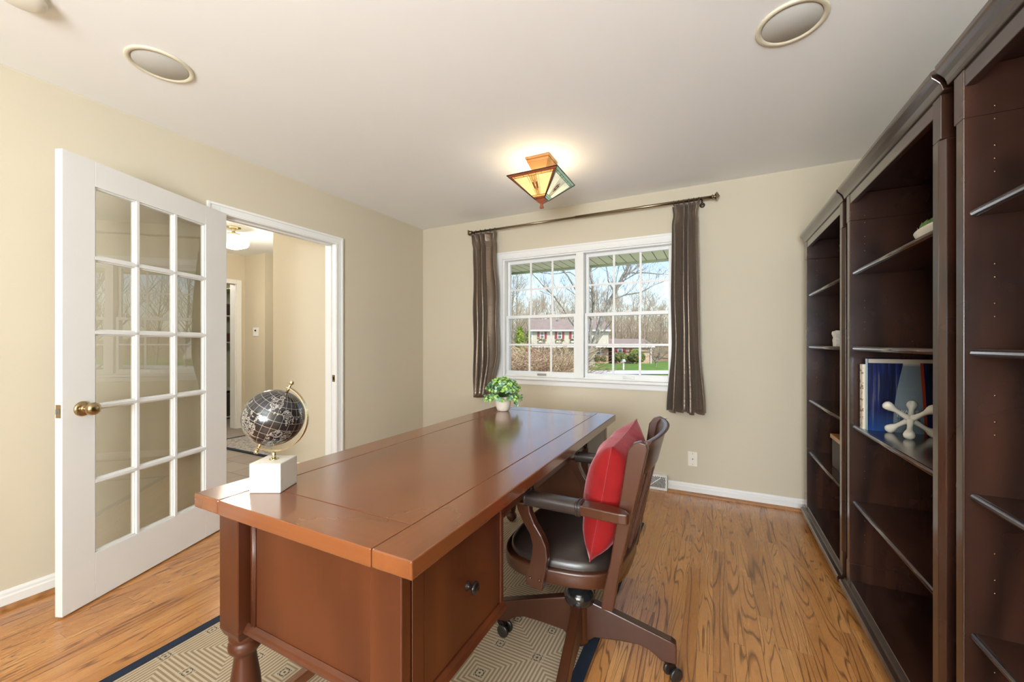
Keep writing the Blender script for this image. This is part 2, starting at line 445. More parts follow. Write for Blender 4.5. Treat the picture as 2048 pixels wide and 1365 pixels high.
# doorway casing and jamb (trim_1)
mb = MB()
for a, b in ((1.368, DY0+0.003), (DY1-0.003, 2.392)):
    mb.box(XL, XL+0.012, a, b, 0, 2.090)
    o0, o1 = (a, a+0.016) if a < 2 else (b-0.016, b)
    mb.box(XL+0.012, XL+0.020, o0, o1, 0, 2.090)
    i0, i1 = (b-0.014, b-0.006) if a < 2 else (a+0.006, a+0.014)
    mb.box(XL+0.012, XL+0.016, i0, i1, 0, 2.030)
mb.box(XL, XL+0.012, DY0+0.003, DY1-0.003, DZ-0.002, 2.090)
mb.box(XL+0.012, XL+0.020, 1.384, 2.376, 2.074, 2.090)
mb.box(XL+0.012, XL+0.016, DY0, DY1, 2.034, 2.042)
mb.box(XL-0.125, XL, DY0-0.02, DY0, 0, DZ); mb.box(XL-0.125, XL, DY1, DY1+0.02, 0, DZ); mb.box(XL-0.125, XL, DY0-0.02, DY1+0.02, DZ, DZ+0.02)
mb.box(XL-0.078, XL-0.042, DY0, DY0+0.011, 0, DZ); mb.box(XL-0.078, XL-0.042, DY1-0.011, DY1, 0, DZ); mb.box(XL-0.078, XL-0.042, DY0, DY1, DZ-0.011, DZ)
tr = structure('trim_1', mb, M['white'], bevel=0.003)
mb = MB().box(XL-0.036, XL-0.004, DY1-0.0015, DY1+0.001, 0.868, 0.926)
st = mb.build('strike_plate', M['brass'], tr, bevel=0.001)
MB().box(XL-0.027, XL-0.013, DY1-0.003, DY1-0.0012, 0.885, 0.909).build('strike_hole', M['knob_dark'], st)

# =====================================================================================
# FRENCH DOOR (door_1)
# =====================================================================================
fc = Vector((-2.505, 0.66, 0)); du = Vector((-0.358, 0.9337, 0)).normalized(); dn = Vector((du.y, -du.x, 0))  # front normal faces the room
DM = Matrix(((du.x, -dn.x, 0, fc.x), (du.y, -dn.y, 0, fc.y), (0, 0, 1, 0), (0, 0, 0, 1)))     # local x along the door, y into its thickness
DW, DT, DH = 0.872, 0.035, 2.033
door = bpy.data.objects.new('door_1', None); COL.objects.link(door); door.location = fc; door['kind'] = 'structure'
ROOTM['door_1'] = Matrix.Translation(fc)
mb = MB(); zb = 0.008
GX0, GX1, GZ0, GZ1 = 0.126, 0.716, 0.222, 1.917
mb.box(0, GX0, 0, DT, zb, DH, DM); mb.box(GX1, DW, 0, DT, zb, DH, DM)
mb.box(GX0, GX1, 0, DT, zb, GZ0, DM); mb.box(GX0, GX1, 0, DT, GZ1, DH, DM)
leaf = mb.build('door_frame', M['white'], door, bevel=0.0015)
cw = (GX1-GX0-2*0.028)/3; ch = (GZ1-GZ0-4*0.030)/5
mb = MB()
for i in (1, 2):
    x = GX0 + cw*i + 0.028*(i-1)
    mb.box(x+0.006, x+0.022, 0.0, DT, GZ0, GZ1, DM); mb.box(x, x+0.028, 0.009, DT-0.009, GZ0, GZ1, DM)
for j in (1, 2, 3, 4):
    z = GZ0 + ch*j + 0.030*(j-1)
    mb.box(GX0, GX1, 0.0, DT, z+0.007, z+0.023, DM); mb.box(GX0, GX1, 0.0089, DT-0.0089, z, z+0.030, DM)
for a, b, c, d in ((GX0, GX0+0.008, GZ0, GZ1), (GX1-0.008, GX1, GZ0, GZ1), (GX0, GX1, GZ0, GZ0+0.008), (GX0, GX1, GZ1-0.008, GZ1)):
    mb.box(a, b, 0.006, DT-0.006, c, d, DM)
mb.build('muntin_grid', M['white'], door, bevel=0.002)
for j in range(5):
    for i in range(3):
        x = GX0 + i*(cw+0.028); z = GZ0 + j*(ch+0.030)
        x0, x1, z0, z1 = x-0.002*(i > 0), x+cw+0.002*(i < 2), z-0.002*(j > 0), z+ch+0.002*(j < 4)
        MB().box(x0, x1, 0.0155, 0.0195, z0, z1, DM).build('glass_pane', M['doorglass'], door)
kc = DM @ Vector((0.075, 0, 0.898))
mk = aim(kc, dn)
mb = MB().lathe([(0, -0.001), (0.034, -0.001), (0.034, 0.004), (0.030, 0.009), (0.020, 0.012), (0.014, 0.014), (0.0125, 0.022), (0.013, 0.030), (0.020, 0.036), (0.0265, 0.044), (0.0285, 0.053), (0.0265, 0.063), (0.019, 0.070), (0.009, 0.0735), (0, 0.074)], 32, mk)
mb.build('door_knob', M['brass'], door)
mk2 = aim(DM @ Vector((0.075, DT, 0.898)), -dn)
MB().lathe([(0, -0.001), (0.034, -0.001), (0.034, 0.004), (0.026, 0.010), (0.0125, 0.02), (0.013, 0.030), (0.0265, 0.044), (0.0285, 0.053), (0.0265, 0.063), (0.009, 0.0735), (0, 0.074)], 24, mk2).build('door_knob', M['brass'], door)
lp = MB().box(-0.0015, 0.001, 0.006, 0.030, 0.868, 0.926, DM).build('latch_plate', M['brass'], door, bevel=0.001)
MB().prism([(0, 0), (-0.012, 0), (-0.012, 0.006), (0, 0.014)], 0.022, DM @ Matrix.Translation((0, 0.011, 0.886))).build('latch_bolt', M['steel'], lp)
for z in (0.25, 1.05, 1.80):
    h = DM @ Vector((DW+0.004, DT-0.001, z))
    MB().tube([h, h+Vector((0, 0, 0.09))], 0.006, 10).build('hinge', M['brass'], door)

# =====================================================================================
# WINDOW (window_1): twin double-hung units, casing, stool, apron
# =====================================================================================
win = bpy.data.objects.new('window_1', None); COL.objects.link(win); win.location = (-1.067, YF, 0.85); win['kind'] = 'structure'
ROOTM['window_1'] = Matrix.Translation((-1.067, YF, 0.85))
mb = MB()
cy = YF
mb.box(-1.915, WX0, cy-0.016, cy, 0.872, 2.084); mb.box(WX1, -0.219, cy-0.016, cy, 0.872, 2.084)
mb.box(WX0, WX1, cy-0.016, cy, 2.015, 2.084)
mb.box(-1.915, -1.900, cy-0.022, cy-0.016, 0.872, 2.084); mb.box(-0.234, -0.219, cy-0.022, cy-0.016, 0.872, 2.084); mb.box(-1.900, -0.234, cy-0.022, cy-0.016, 2.068, 2.084)
mb.box(-1.900, -0.234, cy-0.0185, cy-0.016, 2.028, 2.040)
mb.build('casing', M['white'], win, bevel=0.002)
MB().box(-1.935, -0.20, cy-0.045, cy+0.02, 0.850, 0.876).build('window_sill', M['white'], win, bevel=0.006, seg=3)
mb = MB(); profile_board(mb, (-1.905, cy, 0.800), (-0.229, cy, 0.800), (0, -1, 0), [(0, 0), (0.010, 0), (0.014, 0.008), (0.014, 0.045), (0.008, 0.050), (0, 0.050)])
mb.build('apron', M['white'], win)
MX0, MX1 = -1.101, -1.032
mb = MB()
mb.box(WX0, WX0+0.022, cy, cy+T, WZ0, WZ1); mb.box(WX1-0.022, WX1, cy, cy+T, WZ0, WZ1); mb.box(WX0+0.022, WX1-0.022, cy, cy+T, WZ1-0.018, WZ1); mb.box(WX0+0.022, WX1-0.022, cy+0.02, cy+T, WZ0, WZ0+0.012)
mb.box(MX0, MX1, cy-0.004, cy+T, WZ0+0.012, WZ1-0.018)
mb.build('window_frame', M['white'], win, bevel=0.002)
def sash(x0, x1, z0, z1, y, botrail):
    s = MB(); w = 0.026
    s.box(x0, x0+w, y, y+0.032, z0, z1); s.box(x1-w, x1, y, y+0.032, z0, z1)
    s.box(x0+w, x1-w, y, y+0.032, z0, z0+botrail); s.box(x0+w, x1-w, y, y+0.032, z1-0.030, z1)
    o = s.build('sash', M['vinyl'], win, bevel=0.002)
    g0, g1, h0, h1 = x0+w, x1-w, z0+botrail, z1-0.030
    g = MB().box(g0-.003, g1+.003, y+0.013, y+0.018, h0-.003, h1+.003)
    g.build('glass_pane', M['paneglass'], o)
    m = MB()
    for i in (1, 2):
        x = g0+(g1-g0)*i/3; m.box(x-0.009, x+0.009, y+0.006, y+0.012, h0, h1)
    z = (h0+h1)/2; m.box(g0, g1, y+0.0058, y+0.0122, z-0.009, z+0.009)
    m.build('muntin_grid', M['vinyl'], o)
    return o
for x0, x1 in ((WX0+0.022, MX0), (MX1, WX1-0.022)):
    up = sash(x0+0.004, x1-0.004, 1.435, WZ1-0.018, cy+0.062, 0.030)
    lo = sash(x0+0.004, x1-0.004, WZ0+0.004, 1.465, cy+0.026, 0.048)
    xm = (x0+x1)/2 + 0.02
    MB().box(xm-0.028, xm+0.028, cy+0.022, cy+0.05, 1.465, 1.474).box(xm-0.010, xm+0.022, cy+0.026, cy+0.040, 1.474, 1.482).build('sash_lock', M['vinyl'], lo, bevel=0.002)
    MB().box(xm-0.048, xm+0.048, cy+0.0245, cy+0.0265, WZ0+0.012, WZ0+0.034).build('sash_lift', M['steel'], lo, bevel=0.001)

# unseen frame behind the camera, made up to surround the fill light
mb = MB()
for a, b, c, d in ((BX0-.06, BX0, BZ0-.06, BZ1+.06), (BX1, BX1+.06, BZ0-.06, BZ1+.06), (BX0, BX1, BZ0-.06, BZ0), (BX0, BX1, BZ1, BZ1+.06), (-0.01, .05, BZ0, BZ1)):
    mb.box(a, b, YB-0.03, YB+0.018, c, d)
structure('fill_light_frame', mb, M['white'], bevel=0.003)

# =====================================================================================
# CURTAINS AND ROD
# =====================================================================================
RY, RZ = YF-0.092, 2.300
rod = thing('curtain_rod', 'long bronze metal curtain rod with finials above the twin window', 'curtain rod', (-1.08, RY, RZ))
MB().tube([(-2.150, RY, RZ), (-1.08, RY, RZ)], 0.0095, 14).tube([(-1.08, RY, RZ), (-0.005, RY, RZ)], 0.012, 14).build('pole', M['rod'], rod)
def finial(x, sgn):
    m = Matrix.Translation((x, RY, RZ)) @ Matrix.Rotation(sgn*R(90), 4, 'Y') @ Matrix.Rotation(R(45), 4, 'Z')
    f = MB().lathe([(0.017, -0.004), (0.019, 0.003), (0.013, 0.007), (0.013, 0.014), (0.024, 0.021)], 20, m)
    f.lathe([(0.020, 0.020), (0.034, 0.026), (0.036, 0.032), (0.0, 0.052)], 4, m, smooth=False)
    f.build('finial', M['rod'], rod)
finial(-2.15, -1); finial(-0.005, 1)
for x in (-2.125, -0.075):
    b = MB().tube([(x, RY, RZ-0.013), (x, RY+0.03, RZ-0.024), (x, YF-0.004, RZ-0.024)], 0.006, 8)
    b.lathe([(0.02, 0), (0.02, 0.006), (0.008, 0.010)], 16, aim(Vector((x, YF, RZ-0.024)), (0, -1, 0)))
    b.tube([(x, RY+0.013*math.sin(a), RZ-0.013*math.cos(a)) for a in [R(k) for k in range(-110, 111, 20)]], 0.004, 6)
    b.build('wall_bracket', M['dark_ring'], rod)

def curtain(name, label, edges, ztop, zbots, nf, amp, seed, pleat_z):
    """edges: list of (z, xl, xr) rows from top to bottom"""
    rnd = random.Random(seed); ph = [rnd.uniform(-0.6, 0.6) for _ in range(nf+2)]; am = [rnd.uniform(0.65, 1.15) for _ in range(nf+2)]
    def lerp_e(z):
        for (z0, a0, b0), (z1, a1, b1) in zip(edges, edges[1:]):
            if z <= z0 and z >= z1:
                t = (z0-z)/(z0-z1) if z0 > z1 else 0; t = t*t*(3-2*t)
                return a0+(a1-a0)*t, b0+(b1-b0)*t
        return edges[-1][1:]
    root = thing(name, label, 'curtain', ((edges[0][1]+edges[0][2])/2, RY, zbots[0]))
    def fn(u, v):
        zb = zbots[0]+(zbots[1]-zbots[0])*u + 0.012*math.sin(u*nf*6.28+seed)
        z = ztop+(zb-ztop)*v
        a, b = lerp_e(z)
        k = u*nf + 0.30*math.sin(2*math.pi*u*1.3+seed)*u*(1-u)*4; k = min(max(k, 0), nf); i = int(min(k, nf-1e-6)); fr = k-i
        w = 2*math.pi*k + ph[i]*(1-fr)*math.sin(math.pi*fr) + ph[i+1]*fr*math.sin(math.pi*fr) + 0.5*math.sin(3*v+seed+i*0.0)
        pinch = 1.0-0.45*math.exp(-((z-pleat_z)/0.05)**2)
        A = amp*(0.55+0.6*v)*pinch*(am[i]*(1-fr)+am[i+1]*fr)
        x = a+(b-a)*u + 0.42*A*math.sin(2*w+0.6)*(0.5+0.5*v)*min(1, 8*u*(1-u))
        y = RY + 0.006 + A*math.sin(w) + 0.006*math.sin(17*v+5*u+seed)
        return (x, min(y, YF-0.03), z)
    MB().grid(fn, nf*26+1, 70).build('curtain_panel', M['curtain'], root, solid=0.003)
    return root
cl = curtain('curtain', 'taupe silk curtain panel hanging left of the window, behind the potted plant',
        [(2.29, -2.160, -1.875), (2.20, -2.150, -1.885), (2.14, -2.135, -1.875), (1.6, -2.130, -1.838), (1.1, -2.128, -1.828), (0.66, -2.130, -1.905)],
        2.278, (0.655, 0.70), 4, 0.058, 3, 2.19)
cr = curtain('curtain', 'taupe silk curtain panel hanging right of the window, above the chair',
        [(2.29, -0.288, -0.090), (2.20, -0.280, -0.105), (2.14, -0.290, -0.100), (1.6, -0.297, -0.092), (1.2, -0.290, -0.085), (0.65, -0.325, -0.048)],
        2.278, (0.655, 0.655), 4, 0.054, 8, 2.19)
for root, x0, x1 in ((cl, -2.155, -1.885), (cr, -0.275, -0.095)):
    for i in range(6):
        x = x0+(x1-x0)*i/5
        MB().tube([(x, RY+0.018*math.cos(a), RZ-0.005+0.018*math.sin(a)) for a in [2*math.pi*k/16 for k in range(16)]], 0.0025, 6, closed=True).build('ring', M['dark_ring'], root)
    MB().tube([(x0, RY+0.004, RZ-0.024), (x1, RY+0.004, RZ-0.024)], 0.003, 6).build('header_tape', M['curtain'], root)

# =====================================================================================
# CEILING FIXTURES
# =====================================================================================
def speaker(x, y, label):
    s = thing('ceiling_speaker', label, 'speaker', (x, y, CZ), group='round ceiling speakers')
    m = Matrix.Translation((x, y, CZ)) @ Matrix.Rotation(R(180), 4, 'X')
    MB().lathe([(0.120, 0), (0.120, 0.005), (0.116, 0.008), (0.103, 0.008), (0.0995, 0.002), (0.0985, 0.0), ], 56, m).build('rim', M['speaker_rim'], s)
    MB().lathe([(0.0985, 0.0), (0.0985, 0.003), (0.096, 0.0055), (0, 0.0058)], 56, m).build('grille', M['grille'], s)
speaker(-2.208, 0.884, 'round ceiling speaker over the open glazed door, grey grille')
speaker(0.272, 1.872, 'round ceiling speaker beside the bookcases, grey grille in cream rim')
sd = thing('smoke_detector', 'white domed ceiling detector in the upper left corner of the photo', 'smoke detector', (-2.19, 0.475, CZ))
md = Matrix.Translation((-2.19, 0.475, CZ)) @ Matrix.Rotation(R(180), 4, 'X')
MB().lathe([(0.070, 0), (0.070, 0.012), (0.066, 0.018)], 40, md).build('base', M['speaker_rim'], sd)
MB().lathe([(0.066, 0.018), (0.060, 0.032), (0.040, 0.040), (0, 0.042)], 40, md).build('cover', M['plastic'], sd)

LX, LY = -1.04, 2.51
lamp = thing('ceiling_lamp', 'square stained-glass ceiling lamp, amber inverted pyramid on a wooden base', 'ceiling lamp', (LX, LY, CZ))
MB().box(LX-.085, LX+.085, LY-.085, LY+.085, 2.425, CZ).box(LX-.078, LX+.078, LY-.078, LY+.078, 2.408, 2.425).build('canopy', M['canopy'], lamp, bevel=0.004)
mb = MB()
a, b = 0.075, 0.045
mb.add([(LX-a, LY-a, 2.408), (LX+a, LY-a, 2.408), (LX+a, LY+a, 2.408), (LX-a, LY+a, 2.408), (LX-b, LY-b, 2.345), (LX+b, LY-b, 2.345), (LX+b, LY+b, 2.345), (LX-b, LY+b, 2.345)],
       [(0, 1, 2, 3), (7, 6, 5, 4), (0, 4, 5, 1), (1, 5, 6, 2), (2, 6, 7, 3), (3, 7, 4, 0)])
mb.build('canopy_block', M['canopy'], lamp, bevel=0.003)
MB().tube([(LX, LY, 2.35), (LX, LY, 2.13)], 0.006, 8).build('stem', M['lead'], lamp)
H0, H1, ZT, ZBm = 0.176, 0.036, 2.300, 2.168
def face_pt(k, s, t, off=0.0):
    """side k, s -1..1 across, t 0 (rim) .. 1 (bottom)"""
    h = H0+(H1-H0)*t; z = ZT+(ZBm-ZT)*t
    sl = Vector((H0-H1, 0, ZT-ZBm)).normalized(); nr = Vector((sl.z, 0, -sl.x))
    p = Vector((h, s*h, z)) + nr*off
    p = Matrix.Rotation(R(90)*k, 4, 'Z') @ p
    return Vector((LX, LY, 0)) + p
def quadpatch(mb, k, s0, s1, t0, t1, o=0.0, th=0.003):
    P = [face_pt(k, s0, t0, o), face_pt(k, s1, t0, o), face_pt(k, s1, t1, o), face_pt(k, s0, t1, o)]
    Q = [face_pt(k, s0, t0, o-th), face_pt(k, s1, t0, o-th), face_pt(k, s1, t1, o-th), face_pt(k, s0, t1, o-th)]
    mb.add(P+Q, [(0, 1, 2, 3), (7, 6, 5, 4), (0, 4, 5, 1), (1, 5, 6, 2), (2, 6, 7, 3), (3, 7, 4, 0)])
for k in range(4):        # k=0 faces +x, 1 +y, 2 -x, 3 -y (towards the camera)
    main = M['amber'] if k in (3, 2) else M['unlit_cream_glass']  # paler, greener sides carry their unlit look in the glass colour
    rim = M['brown_glass'] if k in (3, 2) else M['unlit_green_glass']
    shade = MB(); quadpatch(shade, k, -0.90, -0.16, 0.16, 0.86); quadpatch(shade, k, 0.16, 0.90, 0.16, 0.86)
    s = shade.build('glass_panel', main, lamp)
    c = MB(); quadpatch(c, k, -0.16, 0.16, 0.16, 0.86); c.build('centre_panel', M['gold_glass'] if k in (3, 2) else M['unlit_cream_glass'], s)
    r = MB(); quadpatch(r, k, -1, 1, 0, 0.09); quadpatch(r, k, -1, -0.90, 0.09, 0.93); quadpatch(r, k, 0.90, 1, 0.09, 0.93); quadpatch(r, k, -1, 1, 0.93, 1.0); r.build('rim_glass', rim, s)
    g = MB(); quadpatch(g, k, -0.90, 0.90, 0.09, 0.16); quadpatch(g, k, -0.90, 0.90, 0.86, 0.93); g.build('band_glass', M['gold_glass'] if k in (3, 2) else M['unlit_green_glass'], s)
    dk = MB(); quadpatch(dk, k, -0.15, -0.06, 0.40, 0.62, 0.0008); quadpatch(dk, k, 0.06, 0.15, 0.40, 0.62, 0.0008); dk.build('accent_glass', M['brown_glass'], s)
    le = MB()
    def ln(s0, t0, s1, t1, r=0.0011): le.tube([face_pt(k, s0, t0, 0.0006), face_pt(k, s1, t1, 0.0006)], r, 5)
    ln(-1, 0, 1, 0, .003); ln(-1, 0, -1, 1, .003); ln(-1, 1, 1, 1, .002)
    for t in (0.09, 0.16, 0.86, 0.93): ln(-1 if t != .09 else -1, t, 1, t)
    for sx in (-0.90, -0.80, -0.4, -0.16, 0.16, 0.4, 0.80, 0.90): ln(sx, 0.09, sx, 0.16)
    for sx in (-0.90, 0.90): ln(sx, 0.16, sx, 0.93)
    for sx in (-0.26, -0.16, -0.06, 0.06, 0.16, 0.26): ln(sx, 0.16, sx, 0.86, 0.0009)
    for a0, b0 in ((-.06, .06), (.06, -.06)):
        ln(a0, 0.30, b0, 0.50, 0.0009); ln(b0, 0.50, a0, 0.70, 0.0009)
    ln(-.15, .40, -.06, .40); ln(.15, .40, .06, .40); ln(-.15, .62, -.06, .62); ln(.15, .62, .06, .62)
    le.build('came', M['lead'], s)
MB().lathe([(0.052, 2.168), (0.030, 2.152), (0.012, 2.142), (0.010, 2.135), (0.015, 2.120), (0.016, 2.112), (0, 2.110)], 4, Matrix.Translation((LX, LY, 0)) @ Matrix.Rotation(R(45), 4, 'Z'), smooth=False).build('finial', M['brown_glass'], lamp)
MB().ball((LX-0.06, LY-0.02, 2.275), 0.022).build('bulb', M['opal'], lamp)
light('POINT', 'ceiling_lamp_light', (LX-0.02, LY, 2.262), 4.0, (1.0, 0.83, 0.62), radius=0.05)

# =====================================================================================
# WALL FITTINGS
# =====================================================================================
wp = thing('wall_plate', 'ivory cable wall plate with centre jack, low on the window wall', 'wall plate', (-0.1435, YF, 0.278))
MB().box(-0.178, -0.109, YF-0.006, YF, 0.221, 0.335).build('plate', M['plastic'], wp, bevel=0.003)
MB().lathe([(0.006, 0), (0.006, 0.003), (0.004, 0.003), (0.004, 0.009), (0, 0.009)], 12, aim(Vector((-0.1435, YF-0.006, 0.278)), (0, -1, 0))).build('jack', M['steel'], wp)
for z in (0.236, 0.320):
    MB().lathe([(0.0035, 0), (0.003, 0.0015), (0, 0.0018)], 10, aim(Vector((-0.1435, YF-0.006, z)), (0, -1, 0))).build('screw', M['steel'], wp)

vt = thing('floor_register', 'white metal baseboard heating register with fan-shaped slots', 'register', (-0.475, YF, 0))
VX0, VX1, VZ = -0.620, -0.330, 0.122
MB().box(VX0, VX1, YF-0.030, YF-0.002, 0.001, VZ).build('backing', M['knob_dark'], vt)
mb = MB(); fy = YF-0.036
mb.box(VX0, VX1, fy, YF-0.028, 0.001, 0.020); mb.box(VX0, VX1, fy, YF-0.028, VZ-0.014, VZ); mb.box(VX0, VX0+0.014, fy, YF-0.028, 0.020, VZ-0.014); mb.box(VX1-0.014, VX1, fy, YF-0.028, 0.020, VZ-0.014)
mb.box(VX0, VX1, YF-0.030, YF, VZ, VZ+0.003)
mb.build('face_frame', M['white'], vt, bevel=0.002)
mb = MB(); cxv, czv = VX0+0.145, 0.020
for rr in [0.022+0.0105*i for i in range(14)]:
    run = []
    for k in range(0, 61):
        a = math.pi*k/60; x = cxv+rr*math.cos(a); z = czv+rr*math.sin(a)
        if VX0+0.012 < x < VX1-0.012 and z < VZ-0.012: run.append((x, fy+0.004, z))
        else:
            if len(run) > 1: mb.tube(run, 0.0028, 6)
            run = []
    if len(run) > 1: mb.tube(run, 0.0028, 6)
for a in (R(40), R(140)):
    mb.tube([(cxv, fy+0.003, czv), (cxv+0.125*math.cos(a), fy+0.003, czv+0.125*math.sin(a)*1.0)], 0.004, 6)
mb.build('fan_grille', M['white'], vt)

# =====================================================================================
# RUG
# =====================================================================================
rug = thing('area_rug', 'tan woven rug with concentric squares and navy border under the desk', 'rug', (-1.163, 1.5, 0))
RX0, RX1, RY0, RY1 = -1.92, -0.406, 0.30, 2.74
MB().box(RX0+0.045, RX1-0.045, RY0+0.045, RY1-0.045, 0.0005, 0.007).build('woven_field', M['rug'], rug)
mb = MB()
mb.box(RX0, RX0+0.046, RY0, RY1, 0.0005, 0.008); mb.box(RX1-0.046, RX1, RY0, RY1, 0.0005, 0.008)
mb.box(RX0+.046, RX1-.046, RY0, RY0+0.046, 0.0005, 0.008); mb.box(RX0+.046, RX1-.046, RY1-0.046, RY1, 0.0005, 0.008)
mb.build('border', M['rug_border'], rug, bevel=0.002)
FZ = 0.0085

# =====================================================================================
# DESK
# =====================================================================================
desk = thing('desk', 'large cherry-brown wooden desk with plank top, turned legs and drawer pedestals', 'desk', (-0.93, 1.53, 0))
TX0, TX1, TY0, TY1, TZ, TT = -1.334, -0.530, 0.612, 2.452, 0.76, 0.040
SX0, SX1, SY0, SY1 = -1.212, -0.640, 0.737, 2.327
g = 0.0008
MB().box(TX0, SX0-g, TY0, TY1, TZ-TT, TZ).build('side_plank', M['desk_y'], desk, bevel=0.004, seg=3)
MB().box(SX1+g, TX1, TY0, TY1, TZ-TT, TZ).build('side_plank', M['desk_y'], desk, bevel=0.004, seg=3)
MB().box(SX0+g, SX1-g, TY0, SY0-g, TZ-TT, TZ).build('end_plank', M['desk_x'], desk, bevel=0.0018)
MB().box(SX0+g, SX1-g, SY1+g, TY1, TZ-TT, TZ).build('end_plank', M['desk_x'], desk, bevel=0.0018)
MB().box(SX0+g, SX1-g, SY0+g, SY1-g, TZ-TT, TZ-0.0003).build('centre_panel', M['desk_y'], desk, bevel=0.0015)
ZU = TZ-TT
BX_L, BX_R, BY0, BY1 = -1.25, -0.573, 0.66, 2.40
def leg(x, y):
    mb = MB(); h = 0.045
    mb.box(x-h, x+h, y-h, y+h, 0.395, ZU)
    m = Matrix.Translation((x, y, 0))
    # square shoulder tapering into turning
    mb.lathe([(0.0636, 0.396), (0.0636, 0.385), (0.052, 0.362)], 4, m @ Matrix.Rotation(R(45), 4, 'Z'), smooth=False)
    mb.lathe([(0.036, 0.372), (0.040, 0.362), (0.041, 0.355), (0.037, 0.347), (0.040, 0.341), (0.043, 0.330), (0.041, 0.318), (0.034, 0.310), (0.029, 0.306), (0.028, 0.296), (0.031, 0.270), (0.038, 0.225), (0.041, 0.190), (0.038, 0.140), (0.030, 0.090), (0.024, 0.062), (0.026, 0.058), (0.032, 0.050), (0.035, 0.038), (0.032, 0.024), (0.022, 0.014), (0.018, 0.008)], 32, m)
    mb.build('leg', M['desk'], desk, bevel=0.003)
LXa, LXb, LYa, LYb = -1.205, -0.622, 0.680, 2.382
for x in (LXa, LXb):
    for y in (LYa, LYb): leg(x, y)
# side panels, modesty panel
def endpanel(y0, y1):
    mb = MB().box(-1.128, -0.574, y0, y1, 0.40, ZU); mb.build('side_panel', M['desk'], desk, bevel=0.001)
endpanel(0.664, 0.684); endpanel(2.378, 2.398)
for yy, sg in ((0.664, -1), (2.398, 1)):
    mb = MB(); profile_board(mb, (-1.160, yy, 0.384), (-0.574, yy, 0.384), (0, sg, 0), [(-0.012, 0), (0.012, 0), (0.016, 0.006), (0.012, 0.012), (0.010, 0.018), (0.002, 0.026), (-0.012, 0.026)])
    mb.build('base_moulding', M['desk'], desk)
for yy in (0.662, 2.400):
    mb = MB()
    mb.tube([(-1.140, yy+0.006*(1 if yy < 1 else -1), 0.405), (-1.140, yy+0.006*(1 if yy < 1 else -1), ZU)], 0.0095, 10)
    mb.tube([(-1.128, yy+0.001, 0.405), (-1.128, yy+0.001, ZU)], 0.004, 8)
    mb.build('corner_bead', M['desk'], desk)
MB().box(-1.225, -1.205, 0.72, 2.34, 0.40, ZU).build('back_panel', M['desk'], desk, bevel=0.001)
def knob(x, y, z, parent, d=(1, 0, 0)):
    MB().lathe([(0.012, 0), (0.012, 0.002), (0.0065, 0.004), (0.006, 0.014), (0.012, 0.018), (0.0165, 0.022), (0.0165, 0.026), (0.012, 0.030), (0, 0.031)], 24, aim(Vector((x, y, z)), d)).build('knob', M['knob_dark'], parent)
for y0, y1 in ((0.684, 1.071), (1.989, 2.378)):
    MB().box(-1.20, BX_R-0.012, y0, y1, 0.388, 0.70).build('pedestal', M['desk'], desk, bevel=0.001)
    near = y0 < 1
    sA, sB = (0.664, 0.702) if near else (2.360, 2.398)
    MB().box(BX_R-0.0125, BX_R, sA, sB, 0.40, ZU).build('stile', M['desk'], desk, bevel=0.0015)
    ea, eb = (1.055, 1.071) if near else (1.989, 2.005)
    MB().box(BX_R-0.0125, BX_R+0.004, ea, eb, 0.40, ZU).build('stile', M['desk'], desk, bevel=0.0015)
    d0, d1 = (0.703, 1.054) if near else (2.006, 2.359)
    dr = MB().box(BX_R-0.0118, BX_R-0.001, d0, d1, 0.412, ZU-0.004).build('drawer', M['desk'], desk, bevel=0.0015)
    knob(BX_R-0.001, (d0+d1)/2+0.0, 0.556, dr)
    mb = MB()
    profile_board(mb, (BX_R, 0.664 if near else 1.989, 0.384), (BX_R, 1.071 if near else 2.398, 0.384), (1, 0, 0), [(-0.012, 0), (0.012, 0), (0.016, 0.006), (0.012, 0.012), (0.010, 0.018), (0.002, 0.026), (-0.012, 0.026)])
    mb.build('base_moulding', M['desk'], desk)
dr = MB().box(BX_R-0.035, BX_R-0.013, 1.075, 1.985, 0.652, ZU).build('pencil_drawer', M['desk'], desk, bevel=0.002)
knob(BX_R-0.013, 1.27, 0.684, dr); knob(BX_R-0.013, 1.93, 0.684, dr)
for x in (LXa,):
    MB().box(x-0.014, x+0.014, LYa+0.02, LYb-0.02, 0.078, 0.112).build('stretcher', M['desk_y'], desk, bevel=0.003)

# =====================================================================================
# SWIVEL CHAIR
# =====================================================================================
CX, CY = -0.455, 1.472
chair = thing('swivel_chair', 'dark walnut banker swivel armchair with black leather seat at the desk', 'chair', (CX, CY, 0), 0)
SY = 1.508         # centre line of seat and back
